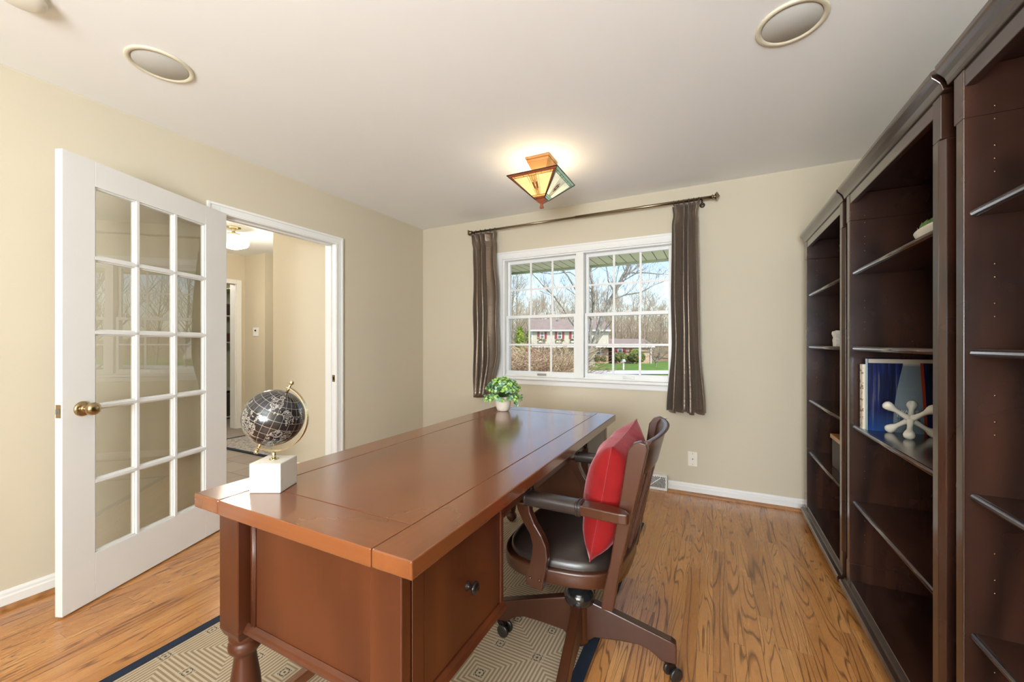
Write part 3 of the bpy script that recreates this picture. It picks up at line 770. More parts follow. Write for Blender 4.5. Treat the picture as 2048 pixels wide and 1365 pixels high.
# star base
mb = MB().lathe([(0.034, 0.062), (0.036, 0.070), (0.036, 0.205), (0.033, 0.212)], 28, Matrix.Translation((CX, CY, 0)))
hub = mb.build('hub', M['chair'], chair)
dl = 0.343
ang0 = math.atan2(0.121, 0.992)
for k in range(4):
    a = ang0 + k*math.pi/2
    fr = Matrix.Translation((CX, CY, 0)) @ Matrix.Rotation(a, 4, 'Z')
    top = [(0.020, 0.222), (0.055, 0.222), (0.085, 0.214), (0.325, 0.146), (0.340, 0.138), (0.343, 0.130)]
    bot = [(0.343, 0.070), (0.292, 0.070), (0.275, 0.084), (0.250, 0.099), (0.215, 0.108), (0.150, 0.105), (0.060, 0.095), (0.042, 0.080), (0.020, 0.078)]
    poly = top + bot
    m = fr @ Matrix.Translation((0, 0.017, 0)) @ Matrix.Rotation(R(90), 4, 'X')
    lg = MB().prism(list(reversed(poly)), 0.034, m).build('leg', M['chair'], chair, bevel=0.004)
    yaw = (R(35), R(110), R(170), R(-60))[k]
    cm = fr @ Matrix.Translation((0.318, 0, 0)) @ Matrix.Rotation(yaw, 4, 'Z')
    ground = FZ if k != 0 else 0.0
    wr = 0.0245
    z0 = ground+wr
    c = MB().lathe([(0.010, 0.066), (0.015, 0.0665), (0.015, 0.074), (0.010, 0.075)], 16, cm)
    c.prism([(-0.012, 0.0), (0.012, 0.0), (0.024, -0.024), (0.018, -0.034), (0.006, -0.03), (-0.012, -0.012)], 0.030, cm @ Matrix.Translation((0, 0.015, 0.068)) @ Matrix.Rotation(R(90), 4, 'X'))
    cs = c.build('caster', M['knob_dark'], lg, bevel=0.002)
    w = MB()
    for sgn in (-1, 1):
        w.lathe([(0.004, -0.006), (wr-0.004, -0.006), (wr, -0.003), (wr, 0.003), (wr-0.004, 0.006), (0.004, 0.006)], 24, cm @ Matrix.Translation((0.016, sgn*0.0185, z0)) @ Matrix.Rotation(R(90), 4, 'X'))
    w.build('wheel', M['caster'], cs) if False else w.build('wheel', M['caster'], lg)
mb = MB().lathe([(0.030, 0.205), (0.046, 0.207), (0.056, 0.218), (0.059, 0.232), (0.054, 0.250), (0.042, 0.266), (0.030, 0.276), (0.024, 0.282), (0.022, 0.345)], 36, Matrix.Translation((CX, CY, 0)))
mb.build('swivel_column', M['black'], chair)
MB().box(CX-0.09, CX+0.09, SY-0.13, SY+0.06, 0.345, 0.362).box(CX-0.05, CX+0.05, SY-0.07, SY+0.01, 0.33, 0.346).build('swivel_plate', M['black'], chair, bevel=0.003)
# seat frame: rounded D
def seat_outline(inset=0.0, n=40):
    pts = []
    hw, dp = 0.262-inset, 0.228-inset
    cx0 = CX-0.035
    for k in range(n):
        a = 2*math.pi*k/n
        e = 0.62
        x = math.copysign(abs(math.cos(a))**e, math.cos(a))*dp
        y = math.copysign(abs(math.sin(a))**e, math.sin(a))*hw*(1.0-0.10*(x/dp > 0)*(x/dp))
        pts.append((cx0+x, SY+y))
    return pts
MB().prism(seat_outline(), 0.052, Matrix.Translation((0, 0, 0.383)), smooth=True).build('seat_frame', M['chair'], chair, bevel=0.008, seg=3)
so_ = seat_outline(0.018, 56)
def seat_fn(u, v):
    k = u*56; i = int(round(k)) % 56
    p = so_[i]; r = 1-v
    prof = 0.046*(1-(r**4.0))**0.5 if r < 1 else 0
    return (CX-0.035+(p[0]-CX+0.035)*r, SY+(p[1]-SY)*r, 0.435 + 0.008*(r < 1) + prof)
mb = MB().grid(lambda u, v: seat_fn(u, v**1.6 if v > 0 else 0), 56, 22, closeu=True)
mb.build('seat_pad', M['leather'], chair)
# posts
PB, PT = Vector((-0.290, 0, 0.352)), Vector((-0.180, 0, 0.878))
def post(y0, y1):
    sl = [(-0.318, 0.345), (-0.282, 0.345), (-0.262, 0.47), (-0.176, 0.868), (-0.180, 0.884), (-0.200, 0.890), (-0.220, 0.882), (-0.236, 0.860), (-0.290, 0.50), (-0.312, 0.40)]
    m = Matrix(((1, 0, 0, 0), (0, 0, -1, y1), (0, 1, 0, 0), (0, 0, 0, 1)))
    MB().prism(sl, y1-y0, m).build('back_post', M['chair'], chair, bevel=0.004)
YN, YFc = SY-0.250, SY+0.250
post(YN, YN+0.034); post(YFc-0.034, YFc)
def bow(y, depth=0.046): return depth*(1-((y-SY)/0.25)**2)
def back_x(z): return -0.290 + (z-0.45)*(-0.204+0.290)/(0.875-0.45)
def curved_rail(z0, z1, th, depth, name, mat=M['chair'], crest=False):
    ys = [YN+0.030+(YFc-YN-0.060)*i/24 for i in range(25)]
    nz = 7
    mb = MB()
    def P(i, j, side):
        y = ys[i]; t = j/(nz-1)
        z = z0+(z1-z0)*t
        if crest and t > 0.7: z += 0.006*math.cos((y-SY)/0.25*math.pi/2)
        x = back_x(z) + bow(y, depth)*(0.55+0.45*(z-0.45)/0.43) + (th/2 if side else -th/2)
        if crest and t > 0.85: x += 0.010*(t-0.85)/0.15
        return Vector((x, y, z))
    F = [[P(i, j, 0) for j in range(nz)] for i in range(25)]
    B = [[P(i, j, 1) for j in range(nz)] for i in range(25)]
    vs = [p for r in F for p in r] + [p for r in B for p in r]; o = 25*nz; fs = []; 
    for i in range(24):
        for j in range(nz-1):
            a = i*nz+j; fs.append((a, a+1, a+nz+1, a+nz)); fs.append((o+a, o+a+nz, o+a+nz+1, o+a+1))
        fs.append((i*nz, (i+1)*nz, o+(i+1)*nz, o+i*nz)); t = nz-1
        fs.append((i*nz+t, o+i*nz+t, o+(i+1)*nz+t, (i+1)*nz+t))
    for i in (0, 24):
        loop = [i*nz+j for j in range(nz)] + [o+i*nz+j for j in range(nz-1, -1, -1)]
        fs.append(tuple(loop if i == 0 else loop[::-1]))
    mb.add(vs, fs, True)
    return mb.build(name, mat, chair, bevel=0.003)
curved_rail(0.768, 0.884, 0.020, 0.042, 'crest_rail', crest=True)
curved_rail(0.405, 0.478, 0.020, 0.048, 'lower_rail')
for i in range(5):
    y = SY + (i-2)*0.073
    mb = MB(); n = 8; vs = []; fs = []
    for j in range(n+1):
        z = 0.472+(0.772-0.472)*j/n; x = back_x(z)+bow(y, 0.042)*(0.55+0.45*(z-0.45)/0.43)
        vs += [(x-0.006, y-0.013, z), (x+0.006, y-0.013, z), (x+0.006, y+0.013, z), (x-0.006, y+0.013, z)]
    for j in range(n):
        b = 4*j
        for q in range(4): fs.append((b+q, b+(q+1) % 4, b+4+(q+1) % 4, b+4+q))
    fs += [(3, 2, 1, 0), tuple(4*n+q for q in range(4))]
    mb.add(vs, fs).build('back_slat', M['chair'], chair, bevel=0.002)
# arms
for sg in (-1, 1):
    ya = SY + sg*0.276
    yo = ya
    # wooden rear part
    poly = [(-0.375, -0.026), (-0.375, 0.026), (-0.300, 0.032), (-0.250, 0.034), (-0.228, 0.030), (-0.222, 0.018), (-0.235, -0.004), (-0.262, -0.020), (-0.320, -0.028)]
    if sg < 0: poly = [(x, -y) for x, y in poly][::-1]
    mw = Matrix.Translation((0, yo, 0.652))
    poly2 = list(reversed(poly))
    arm = MB().prism(poly2, 0.032, mw).build('arm', M['chair'], chair, bevel=0.004)
    def sq(u, v, L0=-0.565, L1=-0.370):
        a = 2*math.pi*u; e = 0.55
        cy_ = math.copysign(abs(math.cos(a))**e, math.cos(a))*0.030; cz_ = math.copysign(abs(math.sin(a))**e, math.sin(a))*0.021
        x = L0+(L1-L0)*v
        return (x, ya+cy_, 0.668+cz_*1.0)
    mp_ = MB().grid(lambda u, v: sq(u, v), 28, 6, closeu=True)
    def capf(x, d):
        ring = [sq(k/28, 0, x, x) for k in range(28)]
        mp_.add(ring, [tuple(range(28)) if d > 0 else tuple(range(27, -1, -1))])
    capf(-0.565, -1); capf(-0.370, 1)
    mp_.build('arm_pad', M['leather'], arm)
    for x in (-0.560, -0.384, -0.375):
        MB().tube([Vector(sq(k/28, 0, x, x)) for k in range(28)], 0.003, 6, closed=True).build('piping', M['leather'], arm)
    # curved front support
    cl_ = [(-0.575, 0.652, 0.050), (-0.570, 0.625, 0.046), (-0.552, 0.590, 0.043), (-0.527, 0.555, 0.044), (-0.513, 0.520, 0.050), (-0.513, 0.480, 0.056), (-0.522, 0.440, 0.060), (-0.530, 0.405, 0.062), (-0.534, 0.370, 0.060)]
    Lf = [(x-w/2, z) for x, z, w in cl_]; Rt = [(x+w/2, z) for x, z, w in cl_]
    poly = Rt[::-1] + Lf
    poly = Lf[::-1] + Rt
    poly[0] = (poly[0][0]+0.002, poly[0][1]+0.012)
    yb0, yb1 = (SY-0.292, SY-0.262) if sg < 0 else (SY+0.262, SY+0.292)
    m = Matrix(((1, 0, 0, 0), (0, 0, -1, yb1), (0, 1, 0, 0), (0, 0, 0, 1)))
    sp = MB().prism(poly, yb1-yb0, m).build('arm_support', M['chair'], chair, bevel=0.004)
    for x in (-0.545, -0.512): MB().ball(Vector((x, (yb0 if sg < 0 else yb1), 0.408)), 0.005, 6).build('plug', M['chair'], sp)

# red cushion
cu = thing('cushion', 'red velvet square cushion standing on the swivel chair seat', 'cushion', (-0.33, SY-0.01, 0.48))
cm = Matrix.Translation((-0.322, SY-0.012, 0.676)) @ Matrix.Rotation(R(11), 4, 'Y') @ Matrix.Rotation(R(2), 4, 'X')
def pil(u, v):
    """u around -> front/back, v"""
    pass
N = 26; mb = MB()
hw, hh = 0.222, 0.196
def pt(i, j, side):
    a = -1+2*i/N; b = -1+2*j/N
    ex = (1-abs(a)**3.2)*(1-abs(b)**3.2)
    th = 0.086*max(ex, 0)**0.55
    k = 1-0.05*(1-a*a) if False else 1
    y = a*hw*(1-0.055*(1-b*b)*abs(a)); z = b*hh*(1-0.055*(1-a*a)*abs(b))
    wob = 0.006*math.sin(9*a+4*b)*ex
    return cm @ Vector(((th+wob)*side, y, z))
vs = []; fs = []
for side in (1, -1):
    for i in range(N+1):
        for j in range(N+1): vs.append(pt(i, j, side))
o = (N+1)**2
for i in range(N):
    for j in range(N):
        a = i*(N+1)+j
        fs.append((a, a+N+1, a+N+2, a+1)); fs.append((o+a, o+a+1, o+a+N+2, o+a+N+1))
mb.add(vs, fs, True)
mb.build('cushion_cover', M['velvet'], cu)
ring = [pt(i, 0, 0) for i in range(N)] + [pt(N, j, 0) for j in range(N)] + [pt(N-i, N, 0) for i in range(N)] + [pt(0, N-j, 0) for j in range(N)]
MB().tube(ring, 0.0025, 6, closed=True).build('seam', M['velvet'], cu)

# =====================================================================================
# BOOKCASES (three alike)
# =====================================================================================
BXF, BXB = 0.555, 0.900
def make_bookcase(y0, label):
    w = 0.859; y1 = y0+w
    b = thing('bookcase', label, 'bookcase', (0.73, (y0+y1)/2, 0), group='dark stained pine bookcases along the right wall')
    th = 0.044
    for ya, yb, outer in ((y0, y0+th, -1), (y1-th, y1, 1)):
        mb = MB(); ch_ = 0.012
        if outer < 0: sec = [(BXF+ch_, ya), (BXB, ya), (BXB, yb), (BXF, yb), (BXF, ya+ch_)]
        else: sec = [(BXF, ya), (BXB, ya), (BXB, yb), (BXF+ch_, yb), (BXF, yb-ch_)]
        mb.box(BXF, BXB, ya, yb, 0.0, 0.19).prism(sec, 1.56, Matrix.Translation((0, 0, 0.19))).box(BXF, BXB, ya, yb, 1.75, 1.872)
        mb.build('side_panel', M['case_z'], b, bevel=0.002)
        # front stile thickening with a chamfer stop
        yo = ya if outer < 0 else yb
        pts = []
    MB().box(BXB-0.012, BXB, y0+th, y1-th, 0.10, 1.86).build('back_panel', M['case_z'], b)
    for z in (1.522, 1.176, 0.820, 0.477):
        mb = MB().box(BXF+0.022, BXB-0.014, y0+th+0.001, y1-th-0.001, z-0.018, z)
        mb.tube([(BXF+0.020, y0+th+0.001, z-0.009), (BXF+0.020, y1-th-0.001, z-0.009)], 0.0088, 10)
        mb.build('shelf', M['case_y'], b)
    MB().box(BXF+0.004, BXB-0.014, y0+th, y1-th, 0.088, 0.112).build('bottom_shelf', M['case_y'], b, bevel=0.002)
    # base moulding
    mb = MB(); profile_board(mb, (BXF, y0-0.018, 0.048), (BXF, y1+0.018, 0.048), (-1, 0, 0), [(-0.02, 0), (0.020, 0), (0.024, 0.006), (0.024, 0.026), (0.020, 0.032), (0.006, 0.034), (0.004, 0.044), (-0.02, 0.044)])
    mb.build('base_moulding', M['case_y'], b)
    # top rail and crown
    MB().box(BXF+0.002, BXF+0.022, y0+th, y1-th, 1.828, 1.872).build('top_rail', M['case_y'], b, bevel=0.002)
    mb = MB()
    prof = [(-0.345, 0), (0.004, 0), (0.006, 0.010), (0.010, 0.020), (0.018, 0.030), (0.026, 0.038), (0.028, 0.044), (0.028, 0.056), (0.020, 0.060), (-0.345, 0.060)]
    profile_board(mb, (BXF, y0-0.022, 1.872), (BXF, y1+0.022, 1.872), (-1, 0, 0), prof)
    mb.build('crown', M['case_y'], b, bevel=0.002)
    for ya, d in ((y0+th, 1), (y1-th, -1)):
        mb = MB()
        for x in (BXF+0.055, BXB-0.06):
            for z in [0.20+0.032*k for k in range(52)]:
                if any(abs(z-q) < 0.09 for q in (0.33, 0.62, 0.98, 1.34, 1.68)) and (int(z*1000) % 3):
                    mb.lathe([(0.0022, 0), (0.0022, 0.0008), (0, 0.001)], 6, aim(Vector((x, ya, z)), (0, d, 0)))
        o = mb.build('shelf_pins', M['brass'], b); o['kind'] = 'stuff'
    return b
bc1 = make_bookcase(2.425, 'dark bookcase beside the far corner, holding the small white cube')
bc2 = copy_tree(bc1); bc2.location.y -= 0.925
bc2['label'] = 'dark bookcase in the middle of the three, holding the tall blue book'
bc3 = copy_tree(bc1); bc3.location.y -= 0.925+0.926
bc3['label'] = 'dark bookcase nearest the camera with empty shelves, cut by the photo edge'

# ---- items on the shelves
def cover_mat():
    t = NT('painted_book_cover'); co = t.coord(); X, Y, Z = t.xyz(co)
    # generic abstract picture: two dark blue tapering blocks on a hazy grey-blue ground
    hz = t.noise(t.mp(co, (3, 1, 30)), 1.0, 3)
    bg = t.mix(hz, (0.12, 0.165, 0.205), (0.20, 0.235, 0.25))
    top = t.maprange(Z, 0.275, 0.290); bg = t.mix(top, bg, (0.50, 0.46, 0.38))
    streak = t.noise(t.mp(co, (90, 1, 3)), 1.0, 4, 0.6)
    blk = t.ramp(streak, [(0.30, (0.006, 0.008, 0.016)), (0.48, (0.010, 0.014, 0.05)), (0.58, (0.012, 0.02, 0.12)), (0.66, (0.09, 0.085, 0.08)), (0.8, (0.008, 0.03, 0.12))])
    blk = t.mix(t.maprange(Z, 0.0, 0.09, 0.7, 0.0), blk, (0.012, 0.06, 0.22))
    edge = t.math('ADD', 0.083, t.math('MULTIPLY', t.math('POWER', t.maprange(Z, 0.05, 0.28, 0.0, 1.0), 1.6), 0.030))
    m1 = t.math('MULTIPLY', t.math('LESS_THAN', X, edge), t.math('LESS_THAN', Z, 0.288))
    e2 = t.math('ADD', 0.168, t.math('MULTIPLY', t.maprange(Z, 0.05, 0.28, 0.02, -0.004), 0.5))
    m2 = t.math('MULTIPLY', t.math('GREATER_THAN', X, e2), t.math('LESS_THAN', Z, 0.290))
    red = t.math('MULTIPLY', m2, t.math('LESS_THAN', X, t.math('ADD', e2, 0.010)))
    col = t.mix(m1, bg, blk); col = t.mix(m2, col, t.mix(0.5, blk, (0.006, 0.01, 0.03))); col = t.mix(red, col, (0.30, 0.04, 0.02))
    return t.fin(color=col, rough=0.25, spec=0.5)
BKX, BKY, BKZ = 0.590, 2.205, 0.8202
book = thing('book', 'tall art book with dark blue painted cover standing on the middle bookcase shelf', 'book', (BKX, BKY, BKZ))
bm = MB().box(BKX, BKX+0.270, BKY, BKY+0.003, BKZ, BKZ+0.305).build('cover', cover_mat(), book)
MB().box(BKX, BKX+0.270, BKY+0.022, BKY+0.025, BKZ, BKZ+0.305).build('back_cover', plain('blue_cover_board', (0.05, 0.16, 0.42), 0.3), book)
MB().box(BKX-0.001, BKX+0.002, BKY, BKY+0.025, BKZ, BKZ+0.305).build('spine', plain('pale_blue_spine', (0.30, 0.48, 0.68), 0.3), book)
MB().box(BKX+0.003, BKX+0.264, BKY+0.003, BKY+0.022, BKZ+0.003, BKZ+0.301).build('page_block', plain('book_paper', (0.75, 0.70, 0.60), 0.8), book)
def text(s, size, x, z, y, mat, parent, name='title'):
    c = bpy.data.curves.new(name, 'FONT'); c.body = s; c.size = size; c.align_x = 'CENTER'; c.extrude = 0.0003
    o = bpy.data.objects.new(name, c); COL.objects.link(o)
    dg = bpy.context.evaluated_depsgraph_get(); me = bpy.data.meshes.new_from_object(o.evaluated_get(dg))
    bpy.data.objects.remove(o)
    me.transform(Matrix.Translation((x, y, z)) @ Matrix.Rotation(R(90), 4, 'X'))
    me.transform(ROOTM[parent.name].inverted())
    me.materials.clear(); me.materials.append(mat)
    o = bpy.data.objects.new(name, me); COL.objects.link(o); o.parent = parent
    return o
tw = plain('pale_title_ink', (0.62, 0.66, 0.66), 0.5); td = plain('navy_title_ink', (0.01, 0.02, 0.06), 0.5)
text('WAYNE', 0.017, BKX+0.131, BKZ+0.083, BKY-0.0006, tw, bm)
text('THIEBAUD', 0.017, BKX+0.131, BKZ+0.067, BKY-0.0006, tw, bm)
text('Mountains', 0.017, BKX+0.131, BKZ+0.051, BKY-0.0006, td, bm)
text('1965–2019', 0.016, BKX+0.131, BKZ+0.036, BKY-0.0006, td, bm)
bk2 = thing('book', 'cream-spined book standing behind the blue painted-cover book', 'book', (BKX-0.006, BKY+0.030, BKZ))
def spine_mat():
    t = NT('cream_spine_marks'); co = t.coord()
    n = t.noise(t.mp(co, (60, 30, 45)), 1.0, 3, 0.6)
    return t.fin(color=t.ramp(n, [(0.40, (0.72, 0.64, 0.48)), (0.54, (0.70, 0.62, 0.46)), (0.58, (0.10, 0.05, 0.03)), (0.66, (0.55, 0.18, 0.05))]), rough=0.4)
sx = BKX-0.010
MB().box(sx, sx+0.003, BKY+0.027, BKY+0.062, BKZ, BKZ+0.280).build('spine', spine_mat(), bk2)
MB().box(sx+0.003, sx+0.225, BKY+0.027, BKY+0.030, BKZ, BKZ+0.280).box(sx+0.003, sx+0.225, BKY+0.059, BKY+0.062, BKZ, BKZ+0.280).build('cover', plain('cream_cover', (0.62, 0.55, 0.42), 0.4), bk2)
MB().box(sx+0.003, sx+0.220, BKY+0.030, BKY+0.059, BKZ+0.003, BKZ+0.276).build('page_block', plain('aged_paper', (0.70, 0.64, 0.52), 0.8), bk2)

# jack sculpture: six knobbed arms on orthogonal axes, standing on three of them
jc = Vector((0.700, 2.098, 0.8205)); AL = 0.088; kr = 0.0165
foot = [Vector((0.679, 2.073, 0)), Vector((0.666, 2.182, 0)), Vector((0.768, 2.158, 0))]
cen = (foot[0]+foot[1]+foot[2])/3; cc = Vector((cen.x, cen.y, 0.8205 + AL/math.sqrt(3) + kr*0.98))
base_dirs = []
a0 = math.atan2(foot[0].y-cen.y, foot[0].x-cen.x)
for k in range(3):
    a = a0+2*math.pi*k/3; hr = AL*math.sqrt(2/3)
    base_dirs.append(Vector((hr*math.cos(a), hr*math.sin(a), -AL/math.sqrt(3))))
jk = thing('jack_sculpture', 'cream ceramic toy-jack sculpture in front of the blue book', 'sculpture', (cc.x, cc.y, 0.8205))
mb = MB().ball(cc, 0.0155, 10)
for d in base_dirs:
    for s in (1, -1):
        e = d*s; u = e.normalized(); L = AL
        prof = [(0.0135, 0.004), (0.0105, 0.018), (0.0085, 0.040), (0.0085, 0.058), (0.0115, L-0.020), (0.0155, L-0.010), (0.0175, L), (0.0165, L+0.008), (0.0115, L+0.014), (0, L+0.0165)]
        mb.lathe(prof, 20, aim(cc, u))
mb.build('jack_body', M['bone'], jk)

dish = thing('serving_dish', 'long white dish on the upper shelf of the middle bookcase', 'dish', (0.66, 1.72, 1.522))
dc = Vector((0.655, 1.690, 1.5222)); hx, hy = 0.070, 0.180
def dfn(u, v):
    a = 2*math.pi*u
    prof = [(0.0, 0.0), (0.62, 0.0), (0.80, 0.004), (0.97, 0.026), (1.0, 0.034), (0.96, 0.034), (0.78, 0.010), (0.0, 0.008)]
    k = v*(len(prof)-1); i = min(int(k), len(prof)-2); f = k-i
    r = prof[i][0]*(1-f)+prof[i+1][0]*f; z = prof[i][1]*(1-f)+prof[i+1][1]*f
    return (dc.x+hx*r*math.cos(a), dc.y+hy*r*math.sin(a), dc.z+z)
MB().grid(dfn, 48, 15, closeu=True).build('dish_body', M['bone'], dish)
gm = plain('leaf_green_dark', (0.10, 0.20, 0.045), 0.45, var=0.35, nscale=40)
for i, y in enumerate((1.815, 1.735, 1.650, 1.570)):
    lf = thing('green_artichoke', ['leafy green ball in the white dish, end nearest the far wall', 'second leafy green ball in the white dish', 'third leafy green ball in the white dish', 'leafy green ball in the white dish, end nearest the camera'][i], 'decoration', (dc.x, y, 1.532), group='leafy green balls in the white dish')
    mb = MB(); rr = 0.036; c0 = Vector((dc.x, y, 1.532+rr))
    mb.ball(c0, rr*0.8, 8)
    for row in range(6):
        ph = R(20+24*row); n = max(3, int(11*math.sin(ph)))
        for k in range(n):
            a = 2*math.pi*(k+0.5*(row % 2))/n
            d = Vector((math.sin(ph)*math.cos(a), math.sin(ph)*math.sin(a), math.cos(ph)))
            up_ = Vector((0, 0, 1)) - d*d.z; up_ = up_.normalized() if up_.length > 0.01 else Vector((1, 0, 0))
            sd_ = d.cross(up_)
            p = c0+d*rr*0.86
            mb.add([p-sd_*0.011-up_*0.009, p+sd_*0.011-up_*0.009, p+sd_*0.008+up_*0.008+d*0.004, p+up_*0.018+d*0.007, p-sd_*0.008+up_*0.008+d*0.004, p+d*0.007], [(0, 1, 5), (1, 2, 5), (2, 3, 5), (3, 4, 5), (4, 0, 5)], True)
    mb.build('leaves', gm, lf)

cb = thing('candle_cube', 'small white crumpled cube on a shelf of the far bookcase', 'ornament', (0.66, 2.83, 1.176))
rnd = random.Random(4)
mb = MB(); n = 5
vs = []; idx = {}
def jit(p):
    key = tuple(round(c, 4) for c in p)
    if key not in idx: idx[key] = len(vs); vs.append(Vector(p)+Vector((rnd.uniform(-.004, .004), rnd.uniform(-.004, .004), rnd.uniform(-.003, .003) if p[2] > 1.18 else 0)))
    return idx[key]
fs = []
cx0, cy0, cz0, cs_ = 0.612, 2.790, 1.1762, 0.086
for ax in range(3):
    for sd_ in (0, 1):
        for i in range(n):
            for j in range(n):
                q = []
                for a, b in ((0, 0), (1, 0), (1, 1), (0, 1)):
                    c = [0, 0, 0]; c[ax] = sd_; c[(ax+1) % 3] = (i+a)/n; c[(ax+2) % 3] = (j+b)/n
                    q.append(jit((cx0+c[0]*cs_, cy0+c[1]*cs_, cz0+c[2]*cs_)))
                fs.append(tuple(q if sd_ else q[::-1]))
mb.add(vs, fs); mb.build('cube_body', plain('white_bisque', (0.78, 0.74, 0.66), 0.5), cb)

bx = thing('keepsake_box', 'dark box with orange wooden lid low in the far bookcase', 'box', (0.70, 2.76, 0.477))
MB().box(0.622, 0.86, 2.64, 2.925, 0.4772, 0.640).build('body', plain('dark_box_cloth', (0.05, 0.032, 0.026), 0.6), bx, bevel=0.002)
MB().box(0.614, 0.868, 2.632, 2.933, 0.640, 0.664).build('lid', wood('orange_lid_wood', (0.50, 0.22, 0.07), (0.32, 0.12, 0.03), 'Y', 4), bx, bevel=0.003)

# =====================================================================================
# GLOBE
# =====================================================================================
GX, GY = -1.170, 0.742
gl = thing('desk_globe', 'black and silver tilted globe on a white marble cube on the desk', 'globe', (GX, GY, TZ))
mc = Matrix.Translation((GX, GY, TZ)) @ Matrix.Rotation(TH, 4, 'Z')
MB().box(-0.045, 0.045, -0.045, 0.045, 0.0002, 0.085, mc).build('marble_base', M['marble'], gl, bevel=0.0025)
gc = Vector((GX, GY, 0.970)); GR = 0.083
cr_ = Vector((math.cos(TH), math.sin(TH), 0)); cf = Vector((-math.sin(TH), math.cos(TH), 0))
ax = (Vector((0, 0, 1))*math.cos(R(27)) + cr_*math.sin(R(27))).normalized()
def globe_mat():
    t = NT('black_globe_map'); co = t.coord(); X, Y, Z = t.xyz(co)
    lon = t.math('ARCTAN2', Y, X); rr = t.math('SQRT', t.math('ADD', t.math('MULTIPLY', X, X), t.math('MULTIPLY', Y, Y)))
    lat = t.math('ARCTAN2', Z, rr)
    def lines(a, step, w):
        f = t.math('PINGPONG', t.math('DIVIDE', a, step), 0.5)
        return t.math('LESS_THAN', f, w)
    w_lon = t.math('DIVIDE', 0.0022, t.math('MAXIMUM', rr, 0.01))
    g1 = t.math('LESS_THAN', t.math('PINGPONG', t.math('DIVIDE', t.math('ADD', lon, 10.0), R(15)), 0.5), t.math('MULTIPLY', w_lon, 0.9))
    g2 = lines(t.math('ADD', lat, 10.0*R(15)), R(15), 0.028)
    co2 = t.mp(co, (1, 1, 1))
    land = t.noise(co2, 17.0, 6, 0.62)
    coast = t.math('LESS_THAN', t.math('ABSOLUTE', t.math('SUBTRACT', land, 0.52)), 0.011)
    inland = t.math('GREATER_THAN', land, 0.52)
    fine = t.noise(t.mp(co, (60, 60, 200)), 1.0, 2, 0.7)
    scr = t.math('MULTIPLY', inland, t.math('LESS_THAN', t.math('ABSOLUTE', t.math('SUBTRACT', fine, 0.5)), 0.035))
    ink = t.math('MAXIMUM', t.math('MAXIMUM', t.math('MULTIPLY', g1, 0.65), t.math('MULTIPLY', g2, 0.65)), t.math('MAXIMUM', coast, t.math('MULTIPLY', scr, 0.8)))
    col = t.mix(ink, (0.013, 0.012, 0.014), (0.40, 0.37, 0.32))
    return t.fin(color=col, rough=0.22, spec=0.6, metal=t.math('MULTIPLY', ink, 0.5), coat=0.3)
mg = Matrix.Translation(gc) @ ax.to_track_quat('Z', 'Y').to_matrix().to_4x4()
sph = MB().ball((0, 0, 0), GR, 28)
ob = sph.build('globe_ball', globe_mat(), None)
ob.parent = gl; ob.matrix_local = ROOTM[gl.name].inverted() @ mg
# meridian arc on the right side, through both poles
side = (cr_*math.cos(R(27)) - Vector((0, 0, 1))*math.sin(R(27))).normalized()
AR = 0.100
strip = MB(); nn = 40
pts = [gc + ax*math.cos(R(a))*AR + side*math.sin(R(a))*AR for a in [-4+188*k/nn for k in range(nn+1)]]
vs = []
for p in pts:
    rd = (p-gc).normalized()
    vs += [p+cf*0.006-rd*0.001, p+cf*0.006+rd*0.001, p-cf*0.006+rd*0.001, p-cf*0.006-rd*0.001]
fs = []
for i in range(nn):
    for q in range(4): fs.append((4*i+q, 4*i+(q+1) % 4, 4*i+4+(q+1) % 4, 4*i+4+q))
fs += [(3, 2, 1, 0), tuple(4*nn+q for q in range(4))]
strip.add(vs, fs).build('meridian_arm', M['pale_brass'], gl)
for s in (1, -1):
    p0 = gc+ax*s*(GR-0.002)
    MB().tube([p0, gc+ax*s*(AR+0.012)], 0.0036, 12).lathe([(0.0, -0.007), (0.005, -0.0055), (0.0068, 0), (0.005, 0.0055), (0, 0.007)], 14, aim(gc+ax*s*(AR+0.016), ax*s)).build('axis_pin', M['pale_brass'], gl)
low = Vector((gc.x, gc.y, gc.z-AR))
MB().tube([(GX, GY, TZ+0.085), (low.x, low.y, low.z)], 0.0058, 16).lathe([(0.013, 0), (0.013, 0.002), (0.007, 0.003)], 20, Matrix.Translation((GX, GY, TZ+0.085))).build('stem', M['pale_brass'], gl)

